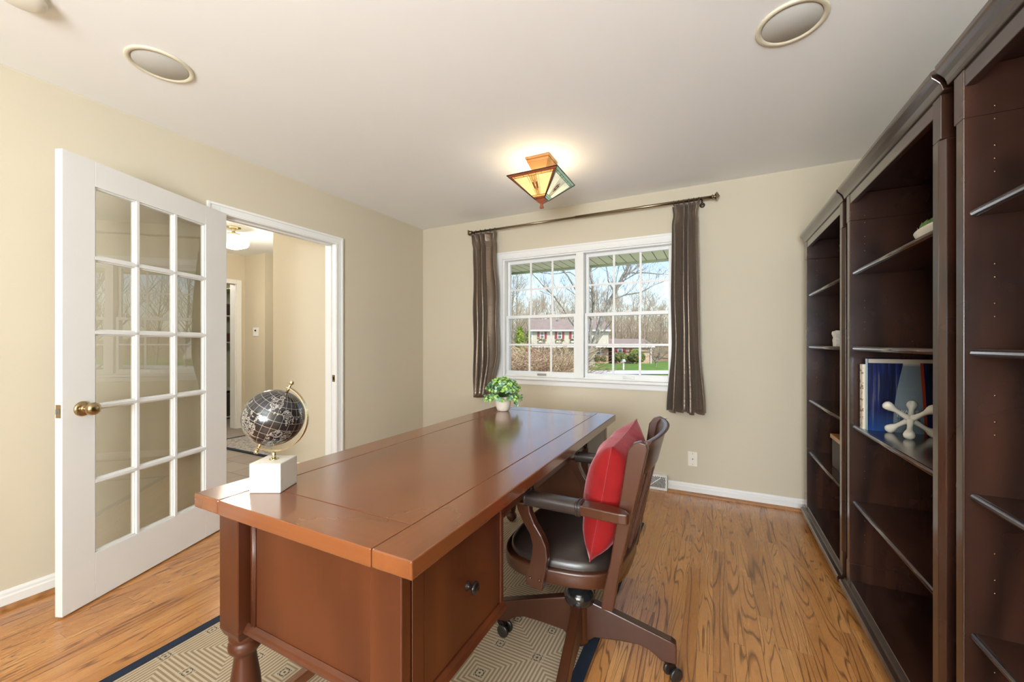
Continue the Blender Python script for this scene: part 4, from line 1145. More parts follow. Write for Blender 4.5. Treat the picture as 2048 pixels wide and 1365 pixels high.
# =====================================================================================
# POTTED PLANT
# =====================================================================================
PX, PY = -1.205, 2.262
pl = thing('potted_plant', 'bushy green artificial plant in a pale ceramic pot on the desk', 'plant', (PX, PY, TZ))
MB().lathe([(0.030, 0.0003), (0.036, 0.003), (0.044, 0.020), (0.049, 0.045), (0.051, 0.075), (0.052, 0.092), (0.049, 0.092), (0.047, 0.080), (0.0, 0.078)], 40, Matrix.Translation((PX, PY, TZ))).build('pot', M['ceramic'], pl)
rnd = random.Random(11)
def leafset(mb, c, d, n, size, rnd):
    """small rosette of n rounded leaves pointing along d"""
    d = d.normalized(); u = d.orthogonal().normalized(); w = d.cross(u)
    for k in range(n):
        a = 2*math.pi*k/n + rnd.uniform(-.3, .3)
        o = (u*math.cos(a)+w*math.sin(a))
        t = (o*0.8+d*rnd.uniform(0.3, 1.0)).normalized(); sd_ = t.cross(d).normalized() if t.cross(d).length > 1e-3 else u
        s = size*rnd.uniform(0.7, 1.15); nr = t.cross(sd_)
        p = c
        mb.add([p, p+t*s*0.35+sd_*s*0.36, p+t*s*0.8+sd_*s*0.30, p+t*s, p+t*s*0.8-sd_*s*0.30, p+t*s*0.35-sd_*s*0.36, p+t*s*0.55+nr*s*0.12], [(0, 1, 6), (1, 2, 6), (2, 3, 6), (3, 4, 6), (4, 5, 6), (5, 0, 6)], True)
def plant_mat(name, a, b):
    t = NT(name); co = t.coord(); f = t.noise(co, 38, 2)
    m = t.fin(color=t.mix(t.maprange(f, 0.35, 0.65), a, b), rough=0.45)
    t.p.inputs['Subsurface Weight'].default_value = 0.0
    return m
fm = [plant_mat('plant_lime', (0.20, 0.42, 0.06), (0.46, 0.66, 0.18)), plant_mat('plant_bluegreen', (0.10, 0.26, 0.14), (0.42, 0.60, 0.42))]
MBs = [MB(), MB()]; stems = MB()
top = Vector((PX, PY, TZ+0.085))
for i in range(300):
    a = rnd.uniform(0, 2*math.pi); el = R(rnd.uniform(2, 90)); rr = rnd.uniform(0.80, 1.0)
    d = Vector((math.cos(a)*math.cos(el), math.sin(a)*math.cos(el), math.sin(el)))
    p = top + Vector((d.x*0.118*rr, d.y*0.118*rr, 0.012+d.z*0.112*rr - 0.03*(el < R(20))))
    stems.tube([top+Vector((d.x*0.02, d.y*0.02, -0.006)), top.lerp(p, 0.55)+Vector((0, 0, 0.012)), p], 0.0011, 4)
    w = 0 if rnd.random() < 0.55 else 1
    leafset(MBs[w], p, d, 8, 0.0165, rnd)
    if rnd.random() < 0.6: leafset(MBs[w], top.lerp(p, 0.78)+Vector((0, 0, 0.006)), d, 7, 0.016, rnd)
for i in range(7):     # trailing sprig on the right
    p = top + Vector((0.060+0.004*i, 0.020, 0.02-0.011*i)); leafset(MBs[1], p, Vector((0.7, -.3, -0.2)), 6, 0.020, rnd)
MBs[0].build('leaves', fm[0], pl); MBs[1].build('leaves', fm[1], pl)
stems.build('stems', plain('green_stem', (0.10, 0.18, 0.05), 0.6), pl)

# =====================================================================================
# HALLWAY BEYOND THE DOOR
# =====================================================================================
HX = XL-0.12
t = NT('slate_floor_tile'); co = t.coord(); br = t.n('ShaderNodeTexBrick'); t.set(br.inputs['Vector'], t.mp(co, (1, 1, 1)))
br.inputs['Scale'].default_value = 2.6; br.inputs['Mortar Size'].default_value = 0.012; br.inputs['Brick Width'].default_value = 0.9; br.inputs['Row Height'].default_value = 0.55
t.set(br.inputs['Color1'], (0.23, 0.19, 0.165)); t.set(br.inputs['Color2'], (0.31, 0.27, 0.235)); t.set(br.inputs['Mortar'], (0.10, 0.09, 0.08))
M['slate'] = t.fin(color=t.mix(t.math('MULTIPLY', t.noise(co, 9, 4), 0.6), br.outputs[0], (0.36, 0.31, 0.28)), rough=0.45)
structure('floor_hall', MB().box(-7.6, HX, 0.2, 5.2, -0.06, 0), M['slate'])
structure('ceiling_hall', MB().box(-7.6, HX, 0.2, 5.2, CZ, CZ+0.1), M['ceiling'])
mb = MB().box(-3.71, HX, 2.42, 2.54, 0, CZ).box(-3.83, -3.71, 2.42, 5.2, 0, CZ)
structure('wall_hall_right', mb, M['wall'])
mb = MB().box(-5.97, -5.50, 3.362, 3.46, 0, CZ).box(-5.62, -5.50, 3.46, 5.2, 0, CZ)
mb.box(-6.09, -5.97, 3.255, 3.46, 0, CZ).box(-6.09, -5.97, 0.2, 2.35, 0, CZ).box(-6.09, -5.97, 2.35, 3.255, 2.03, CZ)
structure('wall_hall_back', mb, M['wall'])
structure('wall_hall_side', MB().box(-7.6, HX, 0.08, 0.2, 0, CZ).box(-7.6, -3.71, 5.2, 5.32, 0, CZ).box(-7.72, -7.6, 0.08, 5.32, 0, CZ), M['wall'])
mb = MB().box(-5.97, -5.952, 3.245, 3.310, 0, 2.085).box(-5.97, -5.952, 2.30, 3.245, 2.025, 2.085).box(-6.10, -5.97, 3.235, 3.256, 0, 2.03)
mb.box(-5.50, -5.482, 3.52, 3.60, 0, 2.17)
mb.box(-3.702, HX, 2.406, 2.42, 0, 0.085)
mb.box(-5.97, -5.50, 3.348, 3.362, 0, 0.085)
structure('trim_2', mb, M['white'], bevel=0.003)
hp = thing('thermostat', 'square white dial switch plate on the hallway wall', 'wall switch', (-5.70, 3.362, 1.36))
MB().box(-5.762, -5.642, 3.354, 3.362, 1.295, 1.415).build('plate', M['white'], hp, bevel=0.003)
MB().lathe([(0.012, 0), (0.010, 0.012), (0, 0.012)], 14, aim(Vector((-5.70, 3.354, 1.375)), (0, -1, 0))).build('dial', M['knob_dark'], hp)
hl = thing('hall_ceiling_lamp', 'lit white schoolhouse glass ceiling lamp in the hallway', 'ceiling lamp', (-4.59, 2.47, CZ))
mh = Matrix.Translation((-4.59, 2.47, CZ)) @ Matrix.Rotation(R(180), 4, 'X')
MB().lathe([(0.070, 0), (0.068, 0.010), (0.030, 0.020), (0.016, 0.030), (0.016, 0.052), (0.030, 0.060), (0.058, 0.070), (0.058, 0.085)], 32, mh).build('fitter', M['pale_brass'], hl)
MB().lathe([(0.055, 0.080), (0.075, 0.088), (0.125, 0.112), (0.145, 0.135), (0.143, 0.175), (0.128, 0.200), (0.085, 0.218), (0.040, 0.232), (0, 0.236)], 40, mh).build('glass_shade', M['opal'], hl)
light('POINT', 'hall_fill_light', (-4.3, 0.9, 2.2), 38, (1.0, 0.94, 0.84), radius=0.14)  # no fixture here; added to brighten the hallway wall
light('POINT', 'hall_lamp_light', (-4.59, 2.47, 2.08), 38, (1.0, 0.90, 0.74), radius=0.14)
def orient():
    t = NT('oriental_rug'); co = t.coord(); f = t.noise(co, 26, 4, 0.7)
    return t.fin(color=t.ramp(f, [(0.35, (0.10, 0.11, 0.15)), (0.48, (0.34, 0.33, 0.32)), (0.55, (0.46, 0.42, 0.37)), (0.65, (0.16, 0.10, 0.09))]), rough=0.95)
hr = thing('hall_rug', 'faded patterned rug with dark edge on the slate hallway floor', 'rug', (-4.7, 3.2, 0))
MB().box(-5.35, -4.0, 2.60, 4.0, 0.001, 0.009).build('field', orient(), hr)
MB().box(-5.40, -3.95, 2.555, 2.60, 0.001, 0.010).box(-5.40, -5.35, 2.60, 4.0, 0.001, 0.010).box(-4.0, -3.95, 2.60, 4.0, 0.001, 0.010).build('border', M['rug_border'], hr)
# shelf unit seen through the far hallway door
su = thing('shelf_unit', 'pale open shelf unit seen through the far hallway doorway', 'shelf unit', (-7.0, 3.3, 0))
mb = MB().box(-7.20, -7.18, 2.6, 4.6, 0, 2.1)
for z in (0.02, 0.45, 1.20, 1.62, 2.08): mb.box(-7.18, -6.85, 2.6, 4.6, z, z+0.025)
mb.box(-7.18, -6.85, 2.6, 2.62, 0, 2.1).box(-7.18, -6.85, 4.58, 4.6, 0, 2.1)
mb.build('shelf_frame', plain('pale_sage_paint', (0.50, 0.52, 0.42), 0.5), su)
for lab, z, h, m_ in (('dark brown basket on an upper shelf of the far room', 1.645, 0.17, (0.06, 0.035, 0.028)), ('dark red-brown basket on a middle shelf of the far room', 1.225, 0.13, (0.08, 0.03, 0.025)), ('dark chest on the lowest shelf of the far room', 0.045, 0.36, (0.05, 0.04, 0.035))):
    bk = thing('storage_basket', lab, 'basket', (-7.0, 3.6, z), group='dark baskets in the far room')
    MB().box(-7.15, -6.84, 3.35, 4.1, z+0.0005, z+h).build('basket_body', plain('basket_weave', m_, 0.8, bump=0.5, bscale=120), bk, bevel=0.01)
    MB().box(-7.155, -6.835, 3.345, 4.105, z+h-0.02, z+h+0.004).build('basket_rim', plain('basket_rim', tuple(x*1.5 for x in m_), 0.8), bk, bevel=0.004)
light('POINT', 'far_room_light', (-6.6, 2.9, 2.2), 14, (1.0, 0.93, 0.82), radius=0.1)

# =====================================================================================
# OUTSIDE: EAVE, GROUND, HOUSE, TREES
# =====================================================================================
t = NT('green_soffit'); co = t.coord(); X, Y, Z = t.xyz(co)
gr = t.math('LESS_THAN', t.math('FRACT', t.math('DIVIDE', t.math('ADD', X, 20.0), 0.102)), 0.09)
M['soffit'] = t.fin(color=t.mix(gr, (0.66, 0.71, 0.42), (0.05, 0.06, 0.04)), rough=0.5)
ev = structure('roof_eave', MB().box(-8.2, 2.0, YF+T, 4.33, 2.055, 2.075), M['soffit'])
MB().box(-8.2, 2.0, 4.33, 4.37, 2.035, 2.22).build('fascia', plain('green_fascia', (0.40, 0.46, 0.28), 0.5), ev)
structure('roof', MB().box(-8.3, 2.1, -2.8, 4.40, 2.60, 2.70).box(-8.2, 2.0, -2.8, -2.7, -0.5, 2.6).box(-8.3, -8.2, -2.8, 5.4, -0.5, 2.6).box(2.0, 2.1, -2.8, 3.6, -0.5, 2.6).box(-8.2, -3.83, 5.33, 5.40, -0.5, 2.6).box(-3.83, -3.75, 3.6, 5.4, -.5, 2.6).box(-8.2, -3.75, 4.40, 5.4, 2.6, 2.7).box(1.03, 2.0, 3.55, 3.6, -0.5, 2.6), plain('sun_block_shell', (0.12, 0.11, 0.10), 0.9))  # unseen slab and outer walls added to keep the sun out of the rooms

def ground_z(f):
    if f < 4: return -0.40
    if f < 64: return -0.40 - 0.0254*(f-4)
    return -1.924 + 0.0*(f-64) + 0.085*max(0, f-72)
def local(r, f, z): return Vector((r*math.cos(TH)-f*math.sin(TH), r*math.sin(TH)+f*math.cos(TH), z))
EXT = Matrix.Rotation(TH, 4, 'Z')
def px(u, v, f): return local((u-1024)/797*f, f, 1.19+(688-v)/797*f)
def strip_ground(name, f0, f1, mat, dz=0.0, r0=-60, r1=120, n=24):
    mb = MB()
    def fn(u, v):
        f = f0+(f1-f0)*v; r = r0+(r1-r0)*u
        return local(r, f, ground_z(f)+dz)
    return mb.grid(fn, 13, n).build(name, mat)
t = NT('spring_grass'); co = t.coord()
f1 = t.noise(co, 1.2, 5, 0.7); f2 = t.noise(co, 0.15, 2)
gcol = t.ramp(f1, [(0.3, (0.05, 0.105, 0.018)), (0.5, (0.10, 0.19, 0.035)), (0.66, (0.17, 0.26, 0.06)), (0.8, (0.30, 0.30, 0.12))])
M['grass'] = t.fin(color=gcol, rough=0.95, spec=0.1)
t = NT('leaf_litter'); co = t.coord(); f1 = t.noise(co, 0.8, 6, 0.7)
M['litter'] = t.fin(color=t.ramp(f1, [(0.3, (0.10, 0.07, 0.045)), (0.5, (0.22, 0.165, 0.10)), (0.7, (0.32, 0.26, 0.16))]), rough=1.0, spec=0.05)
M['asphalt'] = plain('pale_asphalt', (0.50, 0.49, 0.47), 0.9, var=0.15, nscale=3)
tag(strip_ground('lawn', 4.1, 70, M['grass'], 0, -60, 110, 60), 'green spring lawn across the street', 'grass', kind='stuff')
bounce = structure('bounce_ground', MB().box(-9, 4, 3.62, 9.5, -0.45, -0.395), plain('pale_bounce_ground', (0.62, 0.59, 0.53), 0.9, var=0.1))  # unseen pale ground added to bounce sunlight up into the room
structure_o = strip_ground('street', 28.5, 35.0, M['asphalt'], 0.04); structure_o['kind'] = 'structure'
wf = strip_ground('woodland_floor', 68, 170, M['litter'], 0.03, -110, 190, 30); wf['kind'] = 'structure'
MBk = MB()

# --- house across the street
M['siding'] = None
t = NT('cream_siding'); co = t.coord(); X, Y, Z = t.xyz(co)
l = t.math('LESS_THAN', t.math('FRACT', t.math('DIVIDE', Z, 0.2)), 0.10)
M['siding'] = t.fin(color=t.mix(t.math('MULTIPLY', l, 0.35), (0.54, 0.51, 0.43), (0.30, 0.27, 0.2)), rough=0.7)
t = NT('mixed_brick'); co = t.coord(); X, Y, Z = t.xyz(co); br = t.n('ShaderNodeTexBrick'); t.set(br.inputs['Vector'], t.comb(X, Z, Y))
br.inputs['Scale'].default_value = 2.2; br.inputs['Mortar Size'].default_value = 0.02
t.set(br.inputs['Color1'], (0.36, 0.16, 0.10)); t.set(br.inputs['Color2'], (0.58, 0.44, 0.32)); t.set(br.inputs['Mortar'], (0.5, 0.42, 0.34))
M['brick'] = t.fin(color=br.outputs[0], rough=0.85)
M['shingle'] = plain('mauve_roof_shingles', (0.23, 0.18, 0.16), 0.9, var=0.25, nscale=1.5)
M['maroon'] = plain('maroon_shutter', (0.27, 0.035, 0.045), 0.5)
M['white_out'] = plain('white_exterior_trim', (0.80, 0.80, 0.78), 0.5)
M['dark_glass'] = plain('dark_window_glass', (0.10, 0.13, 0.15), 0.08, var=0.2, coat=0.5)
HF = 63.0
def hr_(u, f=HF): return (u-1024)/797*f
def hz_(v, f=HF): return 1.19+(688-v)/797*f
hs = thing('house', 'two-storey cream and brick house with red shutters across the street', 'house', tuple(local(9.5, HF, -1.95)), TH)
def HB(*a): return MB().box(*a, EXT)
r0, r1, r2 = hr_(1063), hr_(1217), hr_(1301)
HB(r0, r1, HF, HF+8, 0.9, 3.30).build('upper_wall', M['siding'], hs)
HB(r0, r1, HF, HF+8, -2.2, 0.9).build('brick_wall', M['brick'], hs)
HB(r1+0.9, r2, HF-0.3, HF+8, -2.2, 0.75).build('brick_wall', M['brick'], hs)
def gable(f0, f1, ra, rb, ze, zr, ov, name='roof'):
    fm_ = (f0+f1)/2; th = 0.18
    mb = MB()
    for (fa, za), (fb, zb_) in (((f0-ov, ze), (fm_, zr)), ((f1+ov, ze), (fm_, zr))):
        P = [local(ra, fa, za), local(rb, fa, za), local(rb, fb, zb_), local(ra, fb, zb_)]
        Q = [p+Vector((0, 0, th)) for p in P]
        mb.add(P+Q, [(0, 1, 2, 3), (7, 6, 5, 4), (0, 4, 5, 1), (1, 5, 6, 2), (2, 6, 7, 3), (3, 7, 4, 0)])
    return mb.build(name, M['shingle'], hs)
gable(HF, HF+8, r0-0.2, r1+0.2, 3.18, 5.15, 0.4)
gable(HF, HF+8, r1, r2+0.4, 0.72, 1.85, 0.7, 'wing_roof')
# gable triangles
for rr in (r0+0.02, r1-0.12):
    P = [local(rr, HF, 3.28), local(rr, HF+8, 3.28), local(rr, HF+4, 5.05)]
    Q = [local(rr+0.1, HF, 3.28), local(rr+0.1, HF+8, 3.28), local(rr+0.1, HF+4, 5.05)]
    MB().add(P+Q, [(0, 1, 2), (5, 4, 3), (0, 3, 4, 1), (1, 4, 5, 2), (2, 5, 3, 0)]).build('gable_wall', M['siding'], hs)
mb = MB()
P = [local(r0-0.1, HF-0.9, 0.78), local(r1+0.3, HF-0.9, 0.78), local(r1+0.3, HF+0.02, 1.12), local(r0-0.1, HF+0.02, 1.12)]
Q = [p-Vector((0, 0, 0.12)) for p in P]
mb.add(P+Q, [(0, 1, 2, 3), (7, 6, 5, 4), (0, 4, 5, 1), (1, 5, 6, 2), (2, 6, 7, 3), (3, 7, 4, 0)]); mb.build('pent_roof', M['shingle'], hs)
HB(r0-0.15, r2+0.4, HF-0.96, HF-0.88, 0.62, 0.80).box(r0-0.25, r1+0.25, HF-0.46, HF-0.38, 3.16, 3.38, EXT).box(r2-0.15, r2, HF-0.45, HF-0.32, -2.1, 0.7, EXT).box(r0-.02, r0+.12, HF-.03, HF, .9, 3.2, EXT).build('white_trim', M['white_out'], hs)
HB(hr_(1118), hr_(1121), HF+3, HF+3.4, 4.6, 5.2).build('vent_pipe', M['dark_glass'], hs)
def house_window(ua, ub, va, vb, f, shut=None):
    a, b, z1, z0 = hr_(ua), hr_(ub), hz_(va), hz_(vb)
    w = HB(a, b, f-0.06, f-0.01, z0, z1).build('window', M['white_out'], hs)
    HB(a+0.12, b-0.12, f-0.08, f-0.059, z0+0.1, (z0+z1)/2-0.04).box(a+0.12, b-0.12, f-0.08, f-0.059, (z0+z1)/2+0.04, z1-0.1, EXT).build('pane', M['dark_glass'], w)
    for su_, sv_ in (shut or []):
        HB(hr_(su_), hr_(sv_), f-0.09, f-0.01, z0, z1).build('shutter', M['maroon'], hs)
house_window(1079.6, 1088.6, 664, 678, HF, [(1074.7, 1079.4), (1088.8, 1093.4)])
house_window(1114.7, 1123.8, 664, 678, HF, [(1109.9, 1114.5), (1124, 1128.6)])
house_window(1143.5, 1152.5, 664, 678, HF, [(1138.6, 1143.3), (1152.7, 1157.3)])
house_window(1078, 1090, 697, 714, HF, [(1073, 1077.6), (1090.4, 1095)])
house_window(1112, 1124, 697, 714, HF)
house_window(1191, 1202, 697, 711, HF)
house_window(1234, 1244, 698, 712, HF-0.3, [(1228, 1233.6), (1244.4, 1250)])
house_window(1264, 1275, 698, 712, HF-0.3, [(1258, 1263.6)])
# flower boxes under the upper windows
def bush_mb(c, rx, ry, rz, n, size, rnd, squash=0.0):
    mb = MB()
    for i in range(n):
        a = rnd.uniform(0, 2*math.pi); e = math.asin(rnd.uniform(-0.9, 1)); q = rnd.uniform(0.72, 1.0)
        d = Vector((math.cos(a)*math.cos(e), math.sin(a)*math.cos(e), math.sin(e)))
        p = c+Vector((d.x*rx*q, d.y*ry*q, d.z*rz*q))
        u = Vector((rnd.uniform(-1, 1), rnd.uniform(-1, 1), rnd.uniform(-1, 1))).normalized(); w = u.orthogonal().normalized(); s = size*rnd.uniform(0.6, 1.3)
        mb.add([p-u*s, p+w*s*0.5, p+u*s, p-w*s*0.5], [(0, 1, 2, 3)])
    return mb
def leafmat(name, a, b, sc_=3.0):
    t = NT(name); co = t.coord(); f = t.noise(co, sc_, 3); return t.fin(color=t.mix(t.maprange(f, 0.3, 0.7), a, b), rough=0.7, spec=0.2)
lmA = leafmat('arborvitae_green', (0.10, 0.16, 0.02), (0.34, 0.42, 0.06), 1.5)
lmB = leafmat('shrub_green', (0.05, 0.08, 0.02), (0.22, 0.24, 0.07), 2.0)
lmC = leafmat('olive_shrub', (0.10, 0.09, 0.04), (0.28, 0.25, 0.12), 2.0)
rnd = random.Random(5)
for i, u in enumerate((1084, 1119.2, 1148)):
    c = local(hr_(u), HF-0.30, hz_(681.5))
    fbx = HB(hr_(u)-0.55, hr_(u)+0.55, HF-0.5, HF-0.02, hz_(684)-0.1, hz_(684)+0.12).build('flower_box', M['white_out'], hs)
    bush_mb(c, 0.75, 0.25, 0.28, 220, 0.12, rnd).build('box_plants', lmC, fbx)

def shrub(name, label, c, rx, ry, rz, mat, n=900, size=0.16, cat='shrub', group=None):
    o = thing(name, label, cat, (c.x, c.y, c.z-rz), group=group)
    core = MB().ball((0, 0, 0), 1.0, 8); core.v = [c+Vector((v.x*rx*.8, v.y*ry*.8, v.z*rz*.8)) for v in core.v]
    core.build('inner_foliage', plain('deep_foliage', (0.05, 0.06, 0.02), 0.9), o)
    bush_mb(c, rx, ry, rz, n, size, rnd).build('foliage', mat, o)
    MB().tube([c-Vector((0, 0, rz*1.15)), c], rx*0.12, 6).build('stem', plain('shrub_bark', (0.16, 0.12, 0.09), 0.9), o)
    return o
def shrub_px(label, u, vt, vb, f, wpx, mat, **k):
    h = (vb-vt)/797*f; c = px(u, (vt+vb)/2, f); shrub('garden_shrub', label, c, wpx/797*f/2, wpx/797*f/2, h/2*1.05, mat, **k)
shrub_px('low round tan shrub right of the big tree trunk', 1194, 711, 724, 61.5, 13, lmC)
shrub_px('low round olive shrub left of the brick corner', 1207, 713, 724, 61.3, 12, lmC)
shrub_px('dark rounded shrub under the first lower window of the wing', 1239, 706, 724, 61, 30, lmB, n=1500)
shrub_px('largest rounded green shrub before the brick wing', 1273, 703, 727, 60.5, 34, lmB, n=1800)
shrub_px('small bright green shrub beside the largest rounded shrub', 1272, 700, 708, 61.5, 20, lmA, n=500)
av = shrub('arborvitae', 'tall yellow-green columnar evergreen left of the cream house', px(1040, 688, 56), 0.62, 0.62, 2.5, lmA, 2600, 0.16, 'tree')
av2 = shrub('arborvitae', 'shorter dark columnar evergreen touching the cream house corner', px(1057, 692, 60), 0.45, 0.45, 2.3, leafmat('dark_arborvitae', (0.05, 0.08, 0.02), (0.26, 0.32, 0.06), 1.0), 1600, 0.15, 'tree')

# mailbox post
mp0 = local((1247-1024)/797*37.5, 37.5, ground_z(37.5))
mx = thing('mailbox_post', 'small white mailbox on a post standing in the lawn', 'mailbox', tuple(mp0), TH)
rr_ = (1247-1024)/797*37.5; gz = ground_z(37.5)
HB(rr_-0.055, rr_+0.055, 37.45, 37.55, gz-0.05, gz+0.86).build('post', M['white_out'], mx)
MB().box(rr_-0.16, rr_+0.16, 37.3, 37.7, gz+0.74, gz+0.80, EXT).build('bracket', M['white_out'], mx)
MB().box(rr_-0.10, rr_+0.10, 37.25, 37.7, gz+0.80, gz+0.98, EXT).build('box', M['white_out'], mx, bevel=0.03)

# --- trees
def bark(name, a, b):
    t = NT(name); co = t.coord(); f = t.noise(t.mp(co, (3, 3, 1.2)), 2.0, 5, 0.7)
    return t.fin(color=t.mix(t.maprange(f, 0.35, 0.65), a, b), rough=0.9, spec=0.1)
bkA = bark('grey_bark', (0.09, 0.078, 0.066), (0.42, 0.39, 0.35))
bkB = bark('brown_bark', (0.22, 0.17, 0.125), (0.50, 0.43, 0.34))
bkT = bark('tan_twigs', (0.34, 0.27, 0.19), (0.60, 0.51, 0.39))
bkP = bark('pinkish_twigs', (0.30, 0.20, 0.19), (0.52, 0.38, 0.36))
def grow(mb, tw, p, d, L, r, depth, rnd, spread=0.55, minr=0.012, up=0.12, nseg=4, sides=5):
    pts = [p.copy()]; rad = [r]
    dd = d.normalized()
    for i in range(nseg):
        dd = (dd + Vector((rnd.uniform(-1, 1), rnd.uniform(-1, 1), rnd.uniform(-.6, 1)))*0.16 + Vector((0, 0, up*0.3))).normalized()
        pts.append(pts[-1]+dd*L/nseg); rad.append(max(r*(1-0.55*(i+1)/nseg), minr*0.6))
    (mb if depth >= 2 else tw).tube(pts, rad, sides if depth >= 2 else 3, cap=False)
    if depth <= 0: return
    n = rnd.randint(3, 5) if depth > 1 else rnd.randint(4, 6)
    for i in range(n):
        t_ = rnd.uniform(0.3, 1.0) if i else 1.0
        k = min(int(t_*nseg), nseg-1); fr = t_*nseg-k
        q = pts[k].lerp(pts[k+1], min(fr, 1))
        rv = Vector((rnd.uniform(-1, 1), rnd.uniform(-1, 1), rnd.uniform(-.3, .9))).normalized()
        nd = (dd*(1-spread) + rv*spread + Vector((0, 0, up))).normalized()
        grow(mb, tw, q, nd, L*rnd.uniform(0.5, 0.78), max(r*(1-0.5*t_)*0.62, minr), depth-1, rnd, spread, minr, up, 3, sides)
protos = []
for s in range(6):
    rnd = random.Random(100+s); mb = MB(); tw = MB()
    Hh = rnd.uniform(11, 15)
    tr_pts = [Vector((0, 0, -1.0))]; d = Vector((rnd.uniform(-.06, .06), rnd.uniform(-.06, .06), 1))
    for i in range(7):
        d = (d+Vector((rnd.uniform(-.07, .07), rnd.uniform(-.07, .07), 0))).normalized(); tr_pts.append(tr_pts[-1]+d*Hh/7)
    r0_ = rnd.uniform(0.13, 0.24)
    mb.tube(tr_pts, [r0_*(1-0.85*i/7) for i in range(8)], 6, cap=False)
    for i in range(22):
        t_ = rnd.uniform(0.12, 1.0); k = min(int(t_*7), 6); q = tr_pts[k].lerp(tr_pts[k+1], t_*7-k)
        a = rnd.uniform(0, 6.28); nd = Vector((math.cos(a), math.sin(a), rnd.uniform(0.5, 1.5))).normalized()
        grow(mb, tw, q, nd, rnd.uniform(1.6, 3.6)*(1.25-0.6*t_), 0.055*(1.2-0.7*t_), 2, rnd, 0.5, 0.016)
    protos.append((mb, tw))
def tree_from(k, loc, s, rz, label, group, barkm, twm, name='bare_tree'):
    o = thing(name, label, 'tree', (0, 0, 0), group=group)
    mb, tw = protos[k]
    if (k, barkm.name) not in TM:
        a = mb.build('trunk', barkm, o); b = tw.build('twigs', twm, o); TM[(k, barkm.name)] = (a, b)
    else:
        for q in TM[(k, barkm.name)]:
            c = q.copy(); COL.objects.link(c); c.parent = o
    o.location = loc; o.scale = (s, s, s); o.rotation_euler = (0, 0, rz)
    return o
TM = {}
rnd = random.Random(21)
G = 'bare trees of the wood behind the cream house'
for i in range(96):
    f = rnd.uniform(74, 118) if i > 12 else rnd.uniform(73, 78)
    u = 985 + (i*0.618034 % 1.0)*385
    r = (u-1024)/797*f + rnd.uniform(-0.5, 0.5)
    if u < 1060 and i % 3 == 0: f = rnd.uniform(60, 75); r = (u-1024)/797*f
    z = ground_z(f)-0.2
    tree_from(rnd.randrange(6), tuple(local(r, f, z)), rnd.uniform(0.72, 1.08), rnd.uniform(0, 6.28), 'bare leafless tree in the wood behind the cream house', G, bkB, bkT)
# trees further right, seen only mirrored in the door panes
G2 = 'bare trees of the wood to the right, mirrored in the door panes'
for i in range(11):
    ang = R(12+ (i*0.618 % 1)*36); dist = rnd.uniform(38, 75)
    x, y = math.sin(ang)*dist, math.cos(ang)*dist; f = -x*math.sin(TH)+y*math.cos(TH)
    tree_from(rnd.randrange(6), (x, y, ground_z(f)-0.2), rnd.uniform(0.8, 1.1), rnd.uniform(0, 6.28), 'bare tree on the street side, mirrored in the door panes', G2, bkB, bkT)
for i, (x, y, s) in enumerate(((5.6, 13.5, 0.55), (8.6, 17.0, 0.6), (10.5, 15.5, .5))):
    f = -x*math.sin(TH)+y*math.cos(TH)
    tree_from(i, (x, y, ground_z(f)-0.1), s, i*1.3, ['pink-twigged tree mirrored in the door panes, nearest the house', 'pink-twigged tree mirrored in the door panes, the tallest', 'pink-twigged tree mirrored in the door panes, rightmost'][i], 'pink-twigged trees mirrored in the door panes', bkP, bkP, 'ornamental_tree')

# big tree in the lawn: limbs traced through space
rnd = random.Random(77)
F0 = 46.0
bt = thing('large_tree', 'big grey-barked leafless tree with forked trunk seen through the window', 'tree', tuple(local(hr_(1181, F0), F0, ground_z(F0))))
mb = MB(); tw = MB()
def limb(path, r0, r1, nb, blen=2.2, df=0.0, depth=2):
    n = len(path); pts = []
    for i, (u, v) in enumerate(path):
        f = F0 + df*i/(n-1); pts.append(px(u, v, f))
    # densify
    dense = []
    for a, b in zip(pts, pts[1:]):
        for k in range(3): dense.append(a.lerp(b, k/3)+Vector((rnd.uniform(-.04, .04), rnd.uniform(-.04, .04), rnd.uniform(-.04, .04))))
    dense.append(pts[-1]); N_ = len(dense)
    mb.tube(dense, [r0+(r1-r0)*i/(N_-1) for i in range(N_)], 8, cap=False)
    for i in range(nb):
        k = rnd.randint(int(N_*0.3), N_-2); d = (dense[k+1]-dense[k]).normalized()
        rv = Vector((rnd.uniform(-1, 1), rnd.uniform(-1, 1), rnd.uniform(-.4, 1))).normalized()
        grow(mb, tw, dense[k], d*0.5+rv*0.7, blen*rnd.uniform(0.6, 1.3), max(0.025, (r0+(r1-r0)*k/N_)*0.35), depth, rnd, 0.5, 0.013)
limb([(1181, 741), (1181, 725), (1182, 705), (1183, 690)], 0.50, 0.38, 0)
limb([(1181, 698), (1180, 670), (1184, 640), (1187, 610), (1185, 575), (1181, 545), (1182, 510), (1180, 480)], 0.24, 0.11, 16, 2.4)
limb([(1185, 697), (1193, 670), (1203, 642), (1214, 615), (1228, 588), (1240, 565), (1250, 545), (1262, 520), (1275, 490)], 0.33, 0.12, 16, 2.6)
limb([(1245, 556), (1262, 545), (1280, 530), (1300, 512)], 0.12, 0.06, 8)
limb([(1248, 550), (1262, 546), (1290, 546), (1325, 549), (1333, 541)], 0.10, 0.04, 8)
limb([(1228, 586), (1216, 560), (1213, 535), (1222, 520)], 0.09, 0.04, 6)
limb([(1186, 697), (1205, 668), (1221, 640)], 0.15, 0.10, 3)
limb([(1182, 690), (1165, 672), (1146, 648), (1128, 620), (1110, 595), (1090, 575), (1075, 558), (1058, 540)], 0.17, 0.05, 12, 2.2)
limb([(1184, 640), (1165, 608), (1150, 578), (1138, 555), (1125, 540), (1112, 530)], 0.15, 0.06, 9, 2.0)
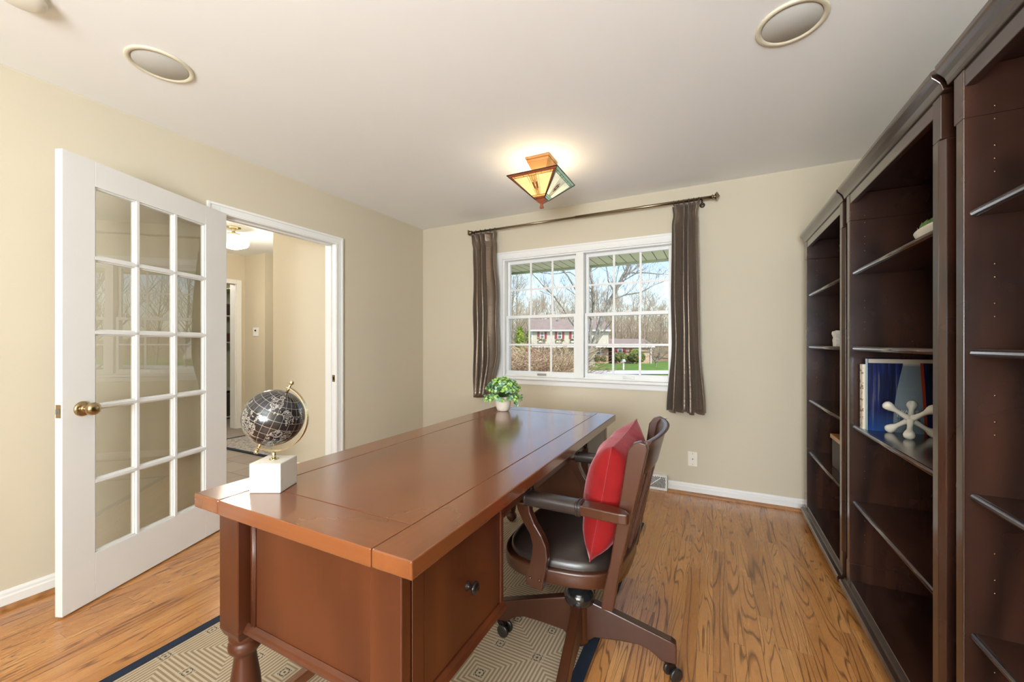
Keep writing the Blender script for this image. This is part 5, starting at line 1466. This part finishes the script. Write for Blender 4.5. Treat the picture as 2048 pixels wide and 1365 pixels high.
limb([(1185, 580), (1160, 560), (1140, 545), (1100, 548), (1080, 545)], 0.08, 0.03, 8, 1.8)
limb([(1222, 600), (1250, 590), (1280, 585), (1310, 570), (1335, 560)], 0.09, 0.04, 8, 2.0)
mb.build('trunk_and_limbs', bkA, bt); tw.build('twigs', bkB, bt)
# small ornamental tree by the wing
rnd = random.Random(9)
so2 = thing('small_tree', 'small spreading bare tree on the lawn right of the brick wing', 'tree', tuple(px(1311, 736, 47)))
mb = MB(); tw = MB(); base = px(1311, 738, 47)
mb.tube([base, base+Vector((0.02, 0, 0.5)), base+Vector((-0.03, 0, 0.95))], [0.09, 0.07, 0.06], 7, cap=False)
for i in range(6):
    a = i*1.05; grow(mb, tw, base+Vector((-.02, 0, 0.6+0.07*i)), Vector((math.cos(a), math.sin(a), 1.1)), 1.6, 0.045, 3, rnd, 0.5, 0.010)
mb.build('trunk', bkA, so2); tw.build('twigs', bkB, so2)

# tangled bare shrubs close to the window
thorn = leafmat('red_brown_canes', (0.16, 0.06, 0.045), (0.50, 0.27, 0.20), 4.0)
thorn2 = leafmat('tan_canes', (0.40, 0.30, 0.16), (0.80, 0.70, 0.46), 4.0)
labs = ['tangled red-brown bare shrub low in the left window sash, leftmost', 'tangled tan bare shrub below the evergreen in the left sash',
        'tangled red-brown bare shrub in the middle of the left sash', 'tangled yellow-tan bare shrub against the window mullion']
for i, (u, f, s) in enumerate(((1012, 12.5, 1.0), (1048, 13.6, 1.05), (1088, 12.8, 1.12), (1114, 13.4, 1.08))):
    rnd = random.Random(60+i); b0 = local((u-1024)/797*f, f, ground_z(f))
    o = thing('bramble_shrub', labs[i], 'shrub', tuple(b0), group='tangled bare shrubs outside the window')
    ms = [MB(), MB()]
    for k in range(420):
        a = rnd.uniform(0, 6.28); q = rnd.uniform(0, 0.30)
        p = b0+Vector((math.cos(a)*q, math.sin(a)*q, 0)); d = Vector((math.cos(a)*rnd.uniform(.1, .8), math.sin(a)*rnd.uniform(.1, .8), 1.25)).normalized()
        pts = [p]; L = rnd.uniform(1.0, 2.5)*s
        for j in range(9):
            d = (d+Vector((rnd.uniform(-.3, .3), rnd.uniform(-.3, .3), rnd.uniform(-.30, .12)))).normalized(); pts.append(pts[-1]+d*L/9)
        if max(q_.z for q_ in pts) > b0.z+1.78*s: continue
        r_ = rnd.uniform(0.006, 0.014)
        w = ms[(k+i) % 2]; w.tube(pts, [r_*(1-0.07*j) for j in range(10)], 3, cap=False)
        for j in range(3, 10, 1):
            if rnd.random() < 0.75:
                dd = Vector((rnd.uniform(-1, 1), rnd.uniform(-1, 1), rnd.uniform(-.5, .9)))*0.16
                w.tube([pts[j], pts[j]+dd*0.6+Vector((0, 0, .01)), pts[j]+dd*1.3], 0.0042, 3, cap=False)
    ms[0].build('canes', thorn, o); ms[1].build('canes', thorn2, o)
